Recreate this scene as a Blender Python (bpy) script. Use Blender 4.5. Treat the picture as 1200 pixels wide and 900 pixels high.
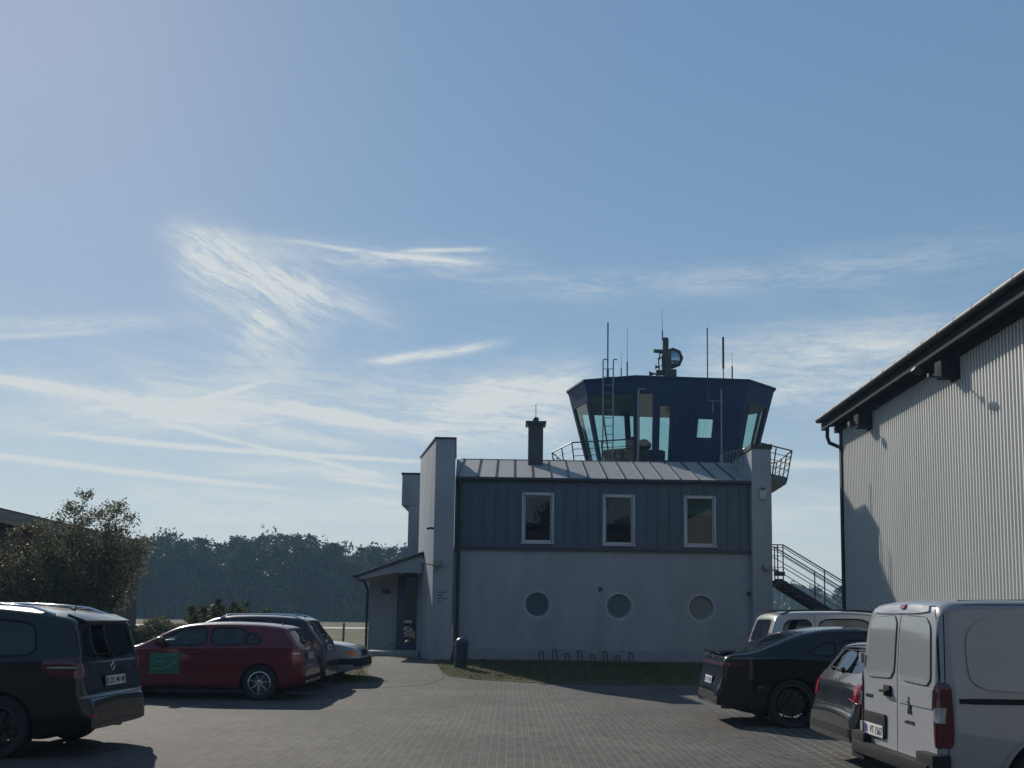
import bpy, bmesh, math, random
import numpy as np
from mathutils import Vector, Matrix
from mathutils.bvhtree import BVHTree
from mathutils.geometry import tessellate_polygon
R = math.radians
random.seed(7)
rng = np.random.default_rng(7)
for o in list(bpy.data.objects): bpy.data.objects.remove(o)
SC = bpy.context.scene
COL = SC.collection

# ------------------------------------------------------------------ camera
EYE = 1.6; FPX = 1150.0; PITCH = math.atan(122/1150); ROLL = 0.0152
cam_d = bpy.data.cameras.new('camera'); cam = bpy.data.objects.new('camera', cam_d); COL.objects.link(cam)
cam_d.sensor_width = 36; cam_d.lens = 36*FPX/1200; cam_d.shift_y = 150/1200
cam_d.clip_start = 0.05; cam_d.clip_end = 6000
ROT = Matrix.Rotation(R(90)+PITCH, 3, 'X') @ Matrix.Rotation(ROLL, 3, 'Z')
cam.matrix_world = Matrix.Translation((0, 0, EYE)) @ ROT.to_4x4()
SC.camera = cam

def ray(x, y):                       # direction in the world of a point measured on the photograph (1200 x 900)
    return (ROT @ Vector((x-600, 600-y, -FPX))).normalized()
def P(x, y, Y):                      # the point of that ray at depth Y
    d = ray(x, y); t = Y/d.y
    return Vector((d.x*t, Y, EYE+d.z*t))

# ------------------------------------------------------------------ sun and sky
SUN = ray(10, -52)
sun_el = math.asin(SUN.z); sun_az = math.atan2(SUN.x, SUN.y)
sd = bpy.data.lights.new('sun', 'SUN'); sun = bpy.data.objects.new('sun', sd); COL.objects.link(sun)
sd.energy = 5.0; sd.angle = R(0.53); sd.color = (1.0, 0.93, 0.82)
sun.rotation_euler = SUN.to_track_quat('Z', 'Y').to_euler()
SC.view_settings.view_transform = 'Standard'; SC.view_settings.look = 'None'
SC.view_settings.gamma = 1; SC.view_settings.use_curve_mapping = False
SC.view_settings.exposure = -0.10

W = bpy.data.worlds.new('World'); SC.world = W; W.use_nodes = True
W.cycles.sampling_method = 'MANUAL'; W.cycles.sample_map_resolution = 512
wt = W.node_tree; wt.nodes.clear()
class E:                             # tiny expression layer over Math nodes
    tree = wt
    def __init__(s, k): s.k = k
    def __add__(a, b): return m2('ADD', a, b)
    __radd__ = __add__
    def __sub__(a, b): return m2('SUBTRACT', a, b)
    def __rsub__(a, b): return m2('SUBTRACT', b, a)
    def __mul__(a, b): return m2('MULTIPLY', a, b)
    __rmul__ = __mul__
    def __truediv__(a, b): return m2('DIVIDE', a, b)
def m2(op, *args, clamp=False):
    n = E.tree.nodes.new('ShaderNodeMath'); n.operation = op; n.use_clamp = clamp
    for i, a in enumerate(args):
        if isinstance(a, E): E.tree.links.new(a.k, n.inputs[i])
        else: n.inputs[i].default_value = a
    return E(n.outputs[0])
def sstep(e, a, b):
    n = E.tree.nodes.new('ShaderNodeMapRange'); n.interpolation_type = 'SMOOTHSTEP'
    E.tree.links.new(e.k, n.inputs[0]); n.inputs[1].default_value = a; n.inputs[2].default_value = b
    return E(n.outputs[0])
def noise(u, v, scale, detail=6, rough=0.6, w=0.0, dist=0.0):
    c = E.tree.nodes.new('ShaderNodeCombineXYZ')
    E.tree.links.new(u.k, c.inputs[0]); E.tree.links.new(v.k, c.inputs[1]); c.inputs[2].default_value = w
    n = E.tree.nodes.new('ShaderNodeTexNoise'); n.inputs['Scale'].default_value = scale
    n.inputs['Detail'].default_value = detail; n.inputs['Roughness'].default_value = rough; n.inputs['Distortion'].default_value = dist
    E.tree.links.new(c.outputs[0], n.inputs['Vector'])
    return E(n.outputs['Fac'])
def sky():
    nt = wt; N = nt.nodes.new; L = nt.links.new
    out = N('ShaderNodeOutputWorld'); bg = N('ShaderNodeBackground'); st = N('ShaderNodeTexSky')
    st.sky_type = 'NISHITA'; st.sun_disc = False; st.sun_elevation = sun_el; st.sun_rotation = sun_az
    st.altitude = 100; st.air_density = 1.0; st.dust_density = 0.15; st.ozone_density = 3.0
    bg.inputs[1].default_value = 0.085
    tc = N('ShaderNodeTexCoord'); sp = N('ShaderNodeSeparateXYZ'); L(tc.outputs['Generated'], sp.inputs[0])
    X, Y, Z = E(sp.outputs[0]), E(sp.outputs[1]), E(sp.outputs[2])
    az = m2('ARCTAN2', X, Y)*57.2958
    el = m2('ARCSINE', Z)*57.2958
    def ae(x, y):
        d = ray(x, y); return math.degrees(math.atan2(d.x, d.y)), math.degrees(math.asin(d.z))
    wob = (noise(az, el, 0.10, 3, 0.5, 3.1)-0.5)*2.2
    wob2 = (noise(az, el, 0.9, 4, 0.6, 5.1)-0.5)*0.45
    el2 = el+wob*0.35+wob2*0.5; az2 = az+wob+wob2
    def streak(x0, y0, x1, y1, w, amp, fine=0.5, w2=None, plain=False):
        a0, e0 = ae(x0, y0); a1, e1 = ae(x1, y1)
        l = math.hypot(a1-a0, e1-e0); c, s = (a1-a0)/l, (e1-e0)/l
        uu, vv = (az, el+wob*0.12+wob2*0.25) if plain else (az2, el2)
        du, dv = uu-a0, vv-e0
        t = du*c+dv*s; q = dv*c-du*s
        w *= 0.05; w2 = (w2*0.05 if w2 else w)
        wd = w+(w2-w)*m2('MULTIPLY', t, 1/l, clamp=True)
        g = m2('POWER', 2.718, (q*q)/(wd*wd)*-1.0)
        ends = sstep(t, -0.12*l, 0.22*l)*(1.0-sstep(t, 0.72*l, 1.12*l))
        n = fibA if (s*c > 0.15 or plain) else (fibC if s*c < -0.12 else fibB)
        return g*ends*(n*fine*1.7+(1.0-fine))*amp
    def fib(ang, w):
        c, s = math.cos(R(ang)), math.sin(R(ang))
        return sstep(noise((az2*c+el2*s)*0.22, (el2*c-az2*s)*1.5, 1.15, 10, 0.70, w, 0.4), 0.32, 0.70)*0.8+sstep(noise((az*c+el*s)*1.2, (el*c-az*s)*4.5, 1.6, 6, 0.7, w+2), 0.35, 0.75)*0.28
    fibA, fibB, fibC = fib(14, 1.0), fib(-2, 4.0), fib(-24, 7.0)
    S = [
        # (x0, y0, x1, y1, width, strength)
        streak(195, 268, 400, 370, 22, 0.62, 0.9, 34), streak(215, 300, 330, 400, 28, 0.46, 0.95, 40),
        streak(230, 290, 470, 378, 14, 0.40, 0.8, 22), streak(290, 380, 350, 440, 34, 0.35, 0.7, 50),
        streak(190, 266, 620, 318, 8, 0.28, 0.9, 22), streak(380, 300, 560, 306, 6, 0.25, 0.8), streak(470, 294, 575, 292, 2.4, 0.7, 0.4, plain=True),
        streak(-60, 380, 250, 372, 9, 0.30, 0.9), streak(430, 425, 590, 402, 5, 0.95, 0.7, plain=True),
        streak(160, 488, 310, 448, 3.0, 1.0, 0.25, plain=True),
        streak(-80, 430, 330, 500, 9, 0.50, 0.6, 16), streak(100, 455, 760, 470, 46, 0.42, 0.75, 34), streak(-60, 500, 300, 470, 22, 0.38, 0.8),
        streak(240, 470, 540, 510, 5, 0.65, 0.5, 8), streak(60, 508, 520, 542, 3.2, 1.0, 0.35, 2.5, plain=True),
        streak(-40, 530, 340, 572, 3.2, 1.05, 0.35, 2.5, plain=True), streak(180, 492, 460, 560, 2.5, 0.7, 0.4, plain=True), streak(330, 472, 500, 506, 3, 0.8, 0.4, plain=True), streak(-60, 432, 150, 470, 4, 0.8, 0.4, plain=True), streak(-30, 395, 130, 388, 3, 0.5, 0.6, plain=True), streak(330, 280, 570, 310, 2.5, 0.6, 0.6, plain=True), streak(380, 560, 560, 582, 3, 0.6, 0.5, plain=True),
        streak(300, 505, 430, 528, 10, 0.45, 0.7, 6), streak(250, 545, 480, 556, 9, 0.50, 0.7), streak(120, 575, 520, 588, 10, 0.34, 0.7),
        streak(200, 605, 560, 600, 12, 0.30, 0.6), streak(540, 470, 700, 432, 22, 0.55, 0.85, 18), streak(500, 505, 690, 490, 30, 0.40, 0.8),
        streak(560, 450, 720, 452, 12, 0.35, 0.95), streak(800, 425, 1140, 388, 26, 0.55, 0.6, 30), streak(820, 470, 1100, 440, 22, 0.40, 0.7),
        streak(560, 335, 1180, 292, 13, 0.22, 0.95, 20), streak(890, 545, 1010, 548, 6, 0.40, 0.5), streak(880, 600, 1010, 596, 16, 0.22, 0.6),
        streak(-60, 620, 1300, 640, 60, 0.22, 0.3),
    ]
    tot = S[0]
    for q in S[1:]: tot = tot+q
    tot = tot+fibB*0.14*sstep(el, 26.0, 8.0)
    tot = m2('MINIMUM', tot*1.02+sstep(el, 17.0, 0.0)*0.34+0.0, 0.92)
    mx = N('ShaderNodeMix'); mx.data_type = 'RGBA'; L(tot.k, mx.inputs[0])
    ga = N('ShaderNodeGamma'); ga.inputs[1].default_value = 0.45; L(st.outputs[0], ga.inputs[0])
    sc = N('ShaderNodeVectorMath'); sc.operation = 'SCALE'; sc.inputs['Scale'].default_value = 3.0; L(ga.outputs[0], sc.inputs[0])
    hs = N('ShaderNodeHueSaturation'); hs.inputs['Saturation'].default_value = 1.62; L(sc.outputs[0], hs.inputs['Color']); L(hs.outputs[0], mx.inputs[6])
    mx.inputs[7].default_value = (8.5, 9.0, 9.0, 1)
    L(mx.outputs[2], bg.inputs[0]); L(bg.outputs[0], out.inputs[0])
    return bg, st, mx
BG, ST, CLOUDMIX = sky()

# ------------------------------------------------------------------ materials
MATS = {}
def mat(name, col, rough=0.6, metal=0.0, var=0.0, vscale=3.0, bump=0.0, bscale=40.0, coat=0.0, spec=0.5, vcol=None, stretch=None):
    if name in MATS: return MATS[name]
    m = bpy.data.materials.new(name); m.use_nodes = True; MATS[name] = m
    nt = m.node_tree; b = nt.nodes['Principled BSDF']
    b.inputs['Base Color'].default_value = (*col, 1); b.inputs['Roughness'].default_value = rough
    b.inputs['Metallic'].default_value = metal; b.inputs['Specular IOR Level'].default_value = spec
    b.inputs['Coat Weight'].default_value = coat; b.inputs['Coat Roughness'].default_value = 0.04
    tc = nt.nodes.new('ShaderNodeTexCoord'); src = tc.outputs['Object']
    if stretch:
        mp = nt.nodes.new('ShaderNodeMapping'); mp.inputs['Scale'].default_value = stretch
        nt.links.new(src, mp.inputs[0]); src = mp.outputs[0]
    if var or vcol:
        n = nt.nodes.new('ShaderNodeTexNoise'); n.inputs['Scale'].default_value = vscale; n.inputs['Detail'].default_value = 8
        n.inputs['Roughness'].default_value = 0.65
        nt.links.new(src, n.inputs['Vector'])
        r = nt.nodes.new('ShaderNodeValToRGB'); nt.links.new(n.outputs['Fac'], r.inputs[0])
        c2 = vcol if vcol else tuple(c*(1-var) for c in col)
        r.color_ramp.elements[0].position = 0.3; r.color_ramp.elements[1].position = 0.7
        r.color_ramp.elements[0].color = (*c2, 1); r.color_ramp.elements[1].color = (*[min(1, c*(1+var*0.4)) for c in col], 1)
        nt.links.new(r.outputs[0], b.inputs['Base Color'])
        rr = nt.nodes.new('ShaderNodeMapRange'); nt.links.new(n.outputs['Fac'], rr.inputs[0])
        rr.inputs[3].default_value = min(1, rough*1.15); rr.inputs[4].default_value = rough*0.85
        nt.links.new(rr.outputs[0], b.inputs['Roughness'])
    if bump:
        n2 = nt.nodes.new('ShaderNodeTexNoise'); n2.inputs['Scale'].default_value = bscale; n2.inputs['Detail'].default_value = 6
        nt.links.new(tc.outputs['Object'], n2.inputs['Vector'])
        bp = nt.nodes.new('ShaderNodeBump'); bp.inputs['Strength'].default_value = bump; bp.inputs['Distance'].default_value = 0.02
        nt.links.new(n2.outputs['Fac'], bp.inputs['Height']); nt.links.new(bp.outputs[0], b.inputs['Normal'])
    return m
def glass(name, tint, rough=0.0, refl=1.0):
    if name in MATS: return MATS[name]
    m = bpy.data.materials.new(name); m.use_nodes = True; MATS[name] = m
    nt = m.node_tree; nt.nodes.clear(); N = nt.nodes.new
    o = N('ShaderNodeOutputMaterial'); mx = N('ShaderNodeMixShader'); t = N('ShaderNodeBsdfTransparent'); g = N('ShaderNodeBsdfGlossy')
    f = N('ShaderNodeLayerWeight'); f.inputs[0].default_value = 0.5
    f5 = N('ShaderNodeMath'); f5.operation = 'POWER'; f5.inputs[1].default_value = 4.0; nt.links.new(f.outputs['Facing'], f5.inputs[0])
    mu = N('ShaderNodeMath'); mu.operation = 'MULTIPLY_ADD'; mu.inputs[1].default_value = 0.9; mu.inputs[2].default_value = 0.06*refl; mu.use_clamp = True
    t.inputs[0].default_value = (*tint, 1); g.inputs['Roughness'].default_value = rough; g.inputs[0].default_value = (0.95, 0.97, 1, 1)
    nt.links.new(f5.outputs[0], mu.inputs[0]); nt.links.new(mu.outputs[0], mx.inputs[0])
    nt.links.new(t.outputs[0], mx.inputs[1]); nt.links.new(g.outputs[0], mx.inputs[2]); nt.links.new(mx.outputs[0], o.inputs[0])
    return m

# ------------------------------------------------------------------ mesh helpers
def tag(o, label=None, cat=None, group=None, kind=None):
    if label: o['label'] = label
    if cat: o['category'] = cat
    if group: o['group'] = group
    if kind: o['kind'] = kind
    return o
def link_mesh(name, me, m=None, parent=None, smooth=None):
    o = bpy.data.objects.new(name, me); COL.objects.link(o)
    if m is not None and not me.materials:
        for k in (m if isinstance(m, (list, tuple)) else [m]): me.materials.append(k)
    if smooth is not None:
        me.polygons.foreach_set('use_smooth', [True]*len(me.polygons)); me.set_sharp_from_angle(angle=R(smooth))
    if parent is not None: o.parent = parent
    return o
def empty(name, loc=(0, 0, 0), rz=0.0):
    o = bpy.data.objects.new(name, None); COL.objects.link(o); o.location = loc; o.rotation_euler = (0, 0, rz); o.empty_display_size = 0.2
    return o
def V(*a): return Vector(a)
class MB:
    """collects shapes into one bmesh; build() makes it one object"""
    def __init__(s): s.bm = bmesh.new()
    def poly(s, pts):
        return s.bm.faces.new([s.bm.verts.new(p) for p in pts])
    def hexa(s, p):                  # 8 corners: bottom ring 0-3, top ring 4-7
        v = [s.bm.verts.new(q) for q in p]
        for f in ((3, 2, 1, 0), (4, 5, 6, 7), (0, 1, 5, 4), (1, 2, 6, 5), (2, 3, 7, 6), (3, 0, 4, 7)): s.bm.faces.new([v[i] for i in f])
        return s
    def box(s, x0, x1, y0, y1, z0, z1):
        return s.hexa([(x0, y0, z0), (x1, y0, z0), (x1, y1, z0), (x0, y1, z0), (x0, y0, z1), (x1, y0, z1), (x1, y1, z1), (x0, y1, z1)])
    def prism(s, pts, ext):          # planar polygon pushed along ext
        ext = Vector(ext); a = [s.bm.verts.new(p) for p in pts]; b = [s.bm.verts.new(Vector(p)+ext) for p in pts]
        s.bm.faces.new(a[::-1]); s.bm.faces.new(b); n = len(a)
        for i in range(n): s.bm.faces.new((a[i], a[(i+1) % n], b[(i+1) % n], b[i]))
        return s
    def tube(s, pts, r, n=8, r2=None, caps=True):
        pts = [Vector(p) for p in pts]; rings = []
        up = None
        for i, p in enumerate(pts):
            d = (pts[min(i+1, len(pts)-1)]-pts[max(i-1, 0)]).normalized()
            if up is None:
                up = Vector((0, 0, 1)) if abs(d.z) < 0.9 else Vector((1, 0, 0))
            u = d.cross(up).normalized(); w = u.cross(d).normalized(); up = w
            rr = r if r2 is None else r+(r2-r)*i/(len(pts)-1)
            rings.append([s.bm.verts.new(p+(u*math.cos(2*math.pi*k/n)+w*math.sin(2*math.pi*k/n))*rr) for k in range(n)])
        for a, b in zip(rings, rings[1:]):
            for k in range(n): s.bm.faces.new((a[k], a[(k+1) % n], b[(k+1) % n], b[k]))
        if caps: s.bm.faces.new(rings[0][::-1]); s.bm.faces.new(rings[-1])
        return s
    def lathe(s, prof, c=(0, 0, 0), axis='Z', n=32, closed=False, caps=True):   # prof: (r, h)
        c = Vector(c); rings = []
        for r, h in prof:
            ring = []
            for k in range(n):
                a = 2*math.pi*k/n; q = (r*math.cos(a), r*math.sin(a), h)
                if axis == 'Y': q = (q[0], h, q[1])
                if axis == 'X': q = (h, q[0], q[1])
                ring.append(s.bm.verts.new(c+Vector(q)))
            rings.append(ring)
        prs = list(zip(rings, rings[1:]))
        if closed: prs.append((rings[-1], rings[0]))
        for a, b in prs:
            for k in range(n): s.bm.faces.new((a[k], a[(k+1) % n], b[(k+1) % n], b[k]))
        if not closed and caps:
            if prof[0][0] > 1e-4: s.bm.faces.new(rings[0][::-1])
            if prof[-1][0] > 1e-4: s.bm.faces.new(rings[-1])
        return s
    def build(s, name, m=None, parent=None, smooth=None, bevel=0.0):
        bm = s.bm
        bmesh.ops.remove_doubles(bm, verts=bm.verts, dist=1e-5)
        bmesh.ops.recalc_face_normals(bm, faces=bm.faces)
        if bevel:
            bmesh.ops.bevel(bm, geom=[e for e in bm.edges if e.is_manifold and e.calc_face_angle(0) > 0.6], offset=bevel, segments=2, affect='EDGES', profile=0.7, clamp_overlap=True)
        me = bpy.data.meshes.new(name); bm.to_mesh(me); bm.free()
        return link_mesh(name, me, m, parent, smooth if smooth is not None else (35 if bevel else None))
def np_mesh(name, verts, faces, m, parent=None, matidx=None):
    """verts (n,3) array, faces (k,4) or (k,3) array"""
    me = bpy.data.meshes.new(name); k = faces.shape[1]
    me.vertices.add(len(verts)); me.vertices.foreach_set('co', verts.astype(np.float32).ravel())
    me.loops.add(faces.size); me.loops.foreach_set('vertex_index', faces.astype(np.int32).ravel())
    me.polygons.add(len(faces)); me.polygons.foreach_set('loop_start', np.arange(0, faces.size, k, dtype=np.int32))
    me.polygons.foreach_set('loop_total', np.full(len(faces), k, dtype=np.int32))
    for q in (m if isinstance(m, (list, tuple)) else [m]): me.materials.append(q)
    if matidx is not None: me.polygons.foreach_set('material_index', matidx.astype(np.int32))
    me.update(); me.validate()
    o = bpy.data.objects.new(name, me); COL.objects.link(o)
    if parent is not None: o.parent = parent
    return o
def copy_tree(o, parent=None):
    c = o.copy(); COL.objects.link(c)
    if parent is not None: c.parent = parent
    for ch in [k for k in bpy.data.objects if k.parent == o]: copy_tree(ch, c)
    return c
def text_mesh(s, size, extrude=0.002, bold=0.0):
    cu = bpy.data.curves.new('lettering', 'FONT'); cu.body = s; cu.size = size; cu.extrude = extrude; cu.align_x = 'CENTER'; cu.align_y = 'CENTER'
    cu.offset = bold
    o = bpy.data.objects.new('lettering', cu); COL.objects.link(o)
    bpy.context.view_layer.update()
    me = bpy.data.meshes.new_from_object(o.evaluated_get(bpy.context.evaluated_depsgraph_get()))
    bpy.data.objects.remove(o); bpy.data.curves.remove(cu)
    return me

# ------------------------------------------------------------------ ground
def sm(t): t = np.clip(t, 0, 1); return t*t*(3-2*t)
def gz(Y): return 0.30*float(sm((Y-20.5)/7.0))
def G(x, y, lift=0.0):               # where the ray of a photograph point meets the ground
    d = ray(x, y); t0, t1 = 1.0, 400.0
    for _ in range(60):
        t = (t0+t1)/2; p = d*t
        if EYE+p.z > gz(p.y): t0 = t
        else: t1 = t
    return Vector((p.x, p.y, gz(p.y)+lift))
def sheet(name, poly, lift, m, ycuts=None, **kw):
    """a polygon (x, y) laid on the ground, cut so that it follows the rise"""
    bm = bmesh.new(); bm.faces.new([bm.verts.new((p[0], p[1], 0)) for p in poly])
    for y in (ycuts or [20.5+0.5*i for i in range(16)]):
        bmesh.ops.bisect_plane(bm, geom=bm.verts[:]+bm.edges[:]+bm.faces[:], plane_co=(0, y, 0), plane_no=(0, 1, 0))
    for v in bm.verts: v.co.z = gz(v.co.y)+lift
    bmesh.ops.recalc_face_normals(bm, faces=bm.faces)
    for f in bm.faces:
        if f.normal.z < 0: f.normal_flip()
    me = bpy.data.meshes.new(name); bm.to_mesh(me); bm.free()
    return link_mesh(name, me, m)
# ================================================================== SETTING
def ground_mat():
    m = bpy.data.materials.new('dry_grass_ground'); m.use_nodes = True; nt = m.node_tree; b = nt.nodes['Principled BSDF']
    N = nt.nodes.new; L = nt.links.new
    tc = N('ShaderNodeTexCoord'); n = N('ShaderNodeTexNoise'); n.inputs['Scale'].default_value = 0.35; n.inputs['Detail'].default_value = 12; n.inputs['Roughness'].default_value = 0.7
    L(tc.outputs['Object'], n.inputs['Vector'])
    n2 = N('ShaderNodeTexNoise'); n2.inputs['Scale'].default_value = 9; n2.inputs['Detail'].default_value = 8; L(tc.outputs['Object'], n2.inputs['Vector'])
    mx = N('ShaderNodeMath'); mx.operation = 'ADD'; L(n.outputs[0], mx.inputs[0]); L(n2.outputs[0], mx.inputs[1])
    r = N('ShaderNodeValToRGB'); L(mx.outputs[0], r.inputs[0])
    e = r.color_ramp.elements; e[0].position = 0.8; e[0].color = (0.06, 0.055, 0.028, 1); e[1].position = 1.2; e[1].color = (0.17, 0.135, 0.07, 1)
    k = r.color_ramp.elements.new(1.0); k.color = (0.09, 0.085, 0.035, 1)
    dv = N('ShaderNodeMath'); dv.operation = 'MULTIPLY'; dv.inputs[1].default_value = 0.5; L(mx.outputs[0], dv.inputs[0])
    e[0].position = 0.4; e[1].position = 0.5; e[2].position = 0.6; e[1].color = (0.11, 0.095, 0.055, 1); e[2].color = (0.20, 0.17, 0.11, 1)
    nt.links.new(dv.outputs[0], r.inputs[0])
    L(r.outputs[0], b.inputs['Base Color']); b.inputs['Roughness'].default_value = 0.95; b.inputs['Specular IOR Level'].default_value = 0.1
    bp = N('ShaderNodeBump'); bp.inputs['Strength'].default_value = 0.8; bp.inputs['Distance'].default_value = 0.05
    L(n2.outputs[0], bp.inputs['Height']); L(bp.outputs[0], b.inputs['Normal'])
    return m
GM = ground_mat()
ys = [-400, -20, 0, 10, 20]+[20.5+0.5*i for i in range(16)]+[30, 60, 200, 600, 1200]
xs = [-1200, -300, -60, -20, 0, 20, 60, 300, 1200]
gv = np.array([(x, y, gz(y)) for y in ys for x in xs]); nx = len(xs)
gf = np.array([(j*nx+i, j*nx+i+1, (j+1)*nx+i+1, (j+1)*nx+i) for j in range(len(ys)-1) for i in range(nx-1)])
tag(np_mesh('ground', gv, gf, GM), kind='structure')

def paver_mat(name, rot, c1, c2, cm, bw=0.2, rh=0.1, mortar=0.006):
    m = bpy.data.materials.new(name); m.use_nodes = True; nt = m.node_tree; b = nt.nodes['Principled BSDF']
    N = nt.nodes.new; L = nt.links.new
    tc = N('ShaderNodeTexCoord'); mp = N('ShaderNodeMapping'); mp.inputs['Rotation'].default_value = (0, 0, rot); L(tc.outputs['Object'], mp.inputs[0])
    wob = N('ShaderNodeTexNoise'); wob.inputs['Scale'].default_value = 0.9; wob.inputs['Detail'].default_value = 2; L(tc.outputs['Object'], wob.inputs['Vector'])
    wv = N('ShaderNodeVectorMath'); wv.operation = 'MULTIPLY_ADD'; wv.inputs[1].default_value = (0.05, 0.05, 0)
    L(wob.outputs['Color'], wv.inputs[0]); L(mp.outputs[0], wv.inputs[2])
    br = N('ShaderNodeTexBrick'); L(wv.outputs[0], br.inputs[0]); br.inputs['Scale'].default_value = 1
    br.inputs['Brick Width'].default_value = bw; br.inputs['Row Height'].default_value = rh; br.inputs['Mortar Size'].default_value = mortar
    br.inputs['Mortar Smooth'].default_value = 0.3; br.inputs['Bias'].default_value = 0.0
    br.inputs['Color1'].default_value = (*c1, 1); br.inputs['Color2'].default_value = (*c2, 1); br.inputs['Mortar'].default_value = (*cm, 1)
    n = N('ShaderNodeTexNoise'); n.inputs['Scale'].default_value = 0.45; n.inputs['Detail'].default_value = 10; n.inputs['Roughness'].default_value = 0.7; L(tc.outputs['Object'], n.inputs['Vector'])
    n3 = N('ShaderNodeTexNoise'); n3.inputs['Scale'].default_value = 60; n3.inputs['Detail'].default_value = 6; L(tc.outputs['Object'], n3.inputs['Vector'])
    r = N('ShaderNodeMapRange'); L(n.outputs[0], r.inputs[0]); r.inputs[1].default_value = 0.3; r.inputs[2].default_value = 0.7; r.inputs[3].default_value = 0.58; r.inputs[4].default_value = 1.2
    r3 = N('ShaderNodeMapRange'); L(n3.outputs[0], r3.inputs[0]); r3.inputs[1].default_value = 0.3; r3.inputs[2].default_value = 0.7; r3.inputs[3].default_value = 0.75; r3.inputs[4].default_value = 1.25
    mm = N('ShaderNodeMath'); mm.operation = 'MULTIPLY'; L(r.outputs[0], mm.inputs[0]); L(r3.outputs[0], mm.inputs[1])
    sc = N('ShaderNodeVectorMath'); sc.operation = 'SCALE'; L(br.outputs['Color'], sc.inputs[0]); L(mm.outputs[0], sc.inputs['Scale'])
    L(sc.outputs[0], b.inputs['Base Color']); b.inputs['Roughness'].default_value = 0.85; b.inputs['Specular IOR Level'].default_value = 0.22
    ad = N('ShaderNodeMath'); ad.operation = 'MULTIPLY_ADD'; ad.inputs[1].default_value = -1.0; L(br.outputs['Fac'], ad.inputs[0])
    nm = N('ShaderNodeMath'); nm.operation = 'MULTIPLY'; nm.inputs[1].default_value = 0.5; L(n3.outputs[0], nm.inputs[0]); L(nm.outputs[0], ad.inputs[2])
    bp = N('ShaderNodeBump'); bp.inputs['Strength'].default_value = 0.7; bp.inputs['Distance'].default_value = 0.006
    L(ad.outputs[0], bp.inputs['Height']); L(bp.outputs[0], b.inputs['Normal'])
    return m
PAV = paver_mat('grey_paver', R(90), (0.098, 0.089, 0.081), (0.062, 0.058, 0.054), (0.155, 0.14, 0.122))
PAV2 = paver_mat('bay_paver', R(92), (0.085, 0.082, 0.08), (0.07, 0.068, 0.068), (0.20, 0.19, 0.165), 0.24, 0.16, 0.012)
KERB = mat('kerb_concrete', (0.30, 0.29, 0.27), 0.9, var=0.3, vscale=5, bump=0.3)
edge = [G(x, y) for x, y in ((430, 800), (462, 797), (505, 788), (528, 793), (560, 797), (600, 799), (650, 802), (720, 803), (800, 803), (900, 805))]
pv = [(-24, -15), (12, -15), (12, edge[-1].y)]+[(p.x, p.y) for p in edge[::-1]]+[(-6.5, edge[0].y+0.3), (-24, edge[0].y+0.5)]
tag(sheet('parking_lot', pv, 0.004, PAV), kind='structure')
bay = [(G(820, 815).x, G(820, 815).y), (12, G(820, 815).y), (12, -15), (G(890, 900).x+0.2, -15), (G(890, 900).x+0.2, 9)]
b0 = G(790, 803); b1 = G(1000, 899)
bay = [(b0.x, b0.y-0.1), (11.5, b0.y-0.1), (11.5, 3), (b1.x-0.6, 3), (b1.x-0.4, b1.y)]
tag(sheet('parking_bays', bay, 0.009, PAV2), kind='structure')
path = [G(x, y) for x, y in ((440, 768), (500, 772), (514, 778), (520, 795), (500, 803), (448, 806), (446, 799), (430, 789), (436, 777))]
tag(sheet('path', [(p.x, p.y) for p in path], 0.0085, PAV), kind='structure')
p0, p1 = G(462, 798), G(548, 794)

# far field: pale taxiway band and rough verge
TAX = mat('taxiway_concrete', (0.42, 0.40, 0.36), 0.9, var=0.15, vscale=0.3)
mb = MB()
mb.poly([(-140, 84, 0.325), (160, 84, 0.325), (160, 93, 0.325), (-140, 93, 0.325)])
tag(mb.build('taxiway', TAX), kind='structure')

# leaf and blade clouds -------------------------------------------------
def leaf_mat(name, c1, c2, scale=1.2, trans=0.35):
    m = bpy.data.materials.new(name); m.use_nodes = True; nt = m.node_tree; b = nt.nodes['Principled BSDF']
    N = nt.nodes.new; L = nt.links.new
    tc = N('ShaderNodeTexCoord'); n = N('ShaderNodeTexNoise'); n.inputs['Scale'].default_value = scale; n.inputs['Detail'].default_value = 6
    L(tc.outputs['Object'], n.inputs['Vector'])
    gm = N('ShaderNodeNewGeometry')
    ad = N('ShaderNodeMath'); ad.operation = 'MULTIPLY_ADD'; ad.inputs[1].default_value = 0.5; L(gm.outputs['Random Per Island'], ad.inputs[0]); L(n.outputs[0], ad.inputs[2])
    r = N('ShaderNodeValToRGB'); L(ad.outputs[0], r.inputs[0]); e = r.color_ramp.elements
    e[0].position = 0.45; e[0].color = (*c1, 1); e[1].position = 1.0; e[1].color = (*c2, 1)
    L(r.outputs[0], b.inputs['Base Color']); b.inputs['Roughness'].default_value = 0.6; b.inputs['Specular IOR Level'].default_value = 0.15
    t = N('ShaderNodeBsdfTranslucent'); L(r.outputs[0], t.inputs[0]); mx = N('ShaderNodeMixShader'); mx.inputs[0].default_value = trans
    o = nt.nodes['Material Output']; L(b.outputs[0], mx.inputs[1]); L(t.outputs[0], mx.inputs[2]); L(mx.outputs[0], o.inputs[0])
    return m
def leaves(pts, size, jit=0.4, aspect=0.6, r=rng):
    """one small bent-free quad per point, random orientation"""
    n = len(pts); a = r.normal(size=(n, 3)); a /= np.linalg.norm(a, axis=1)[:, None]
    b = r.normal(size=(n, 3)); b -= (b*a).sum(1)[:, None]*a; b /= np.linalg.norm(b, axis=1)[:, None]
    s = (size*(1+jit*(r.random(n)-0.5)*2))[:, None]
    v = np.stack([pts-a*s, pts-b*s*aspect, pts+a*s, pts+b*s*aspect], 1).reshape(-1, 3)
    return v, np.arange(4*n).reshape(n, 4)
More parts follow.
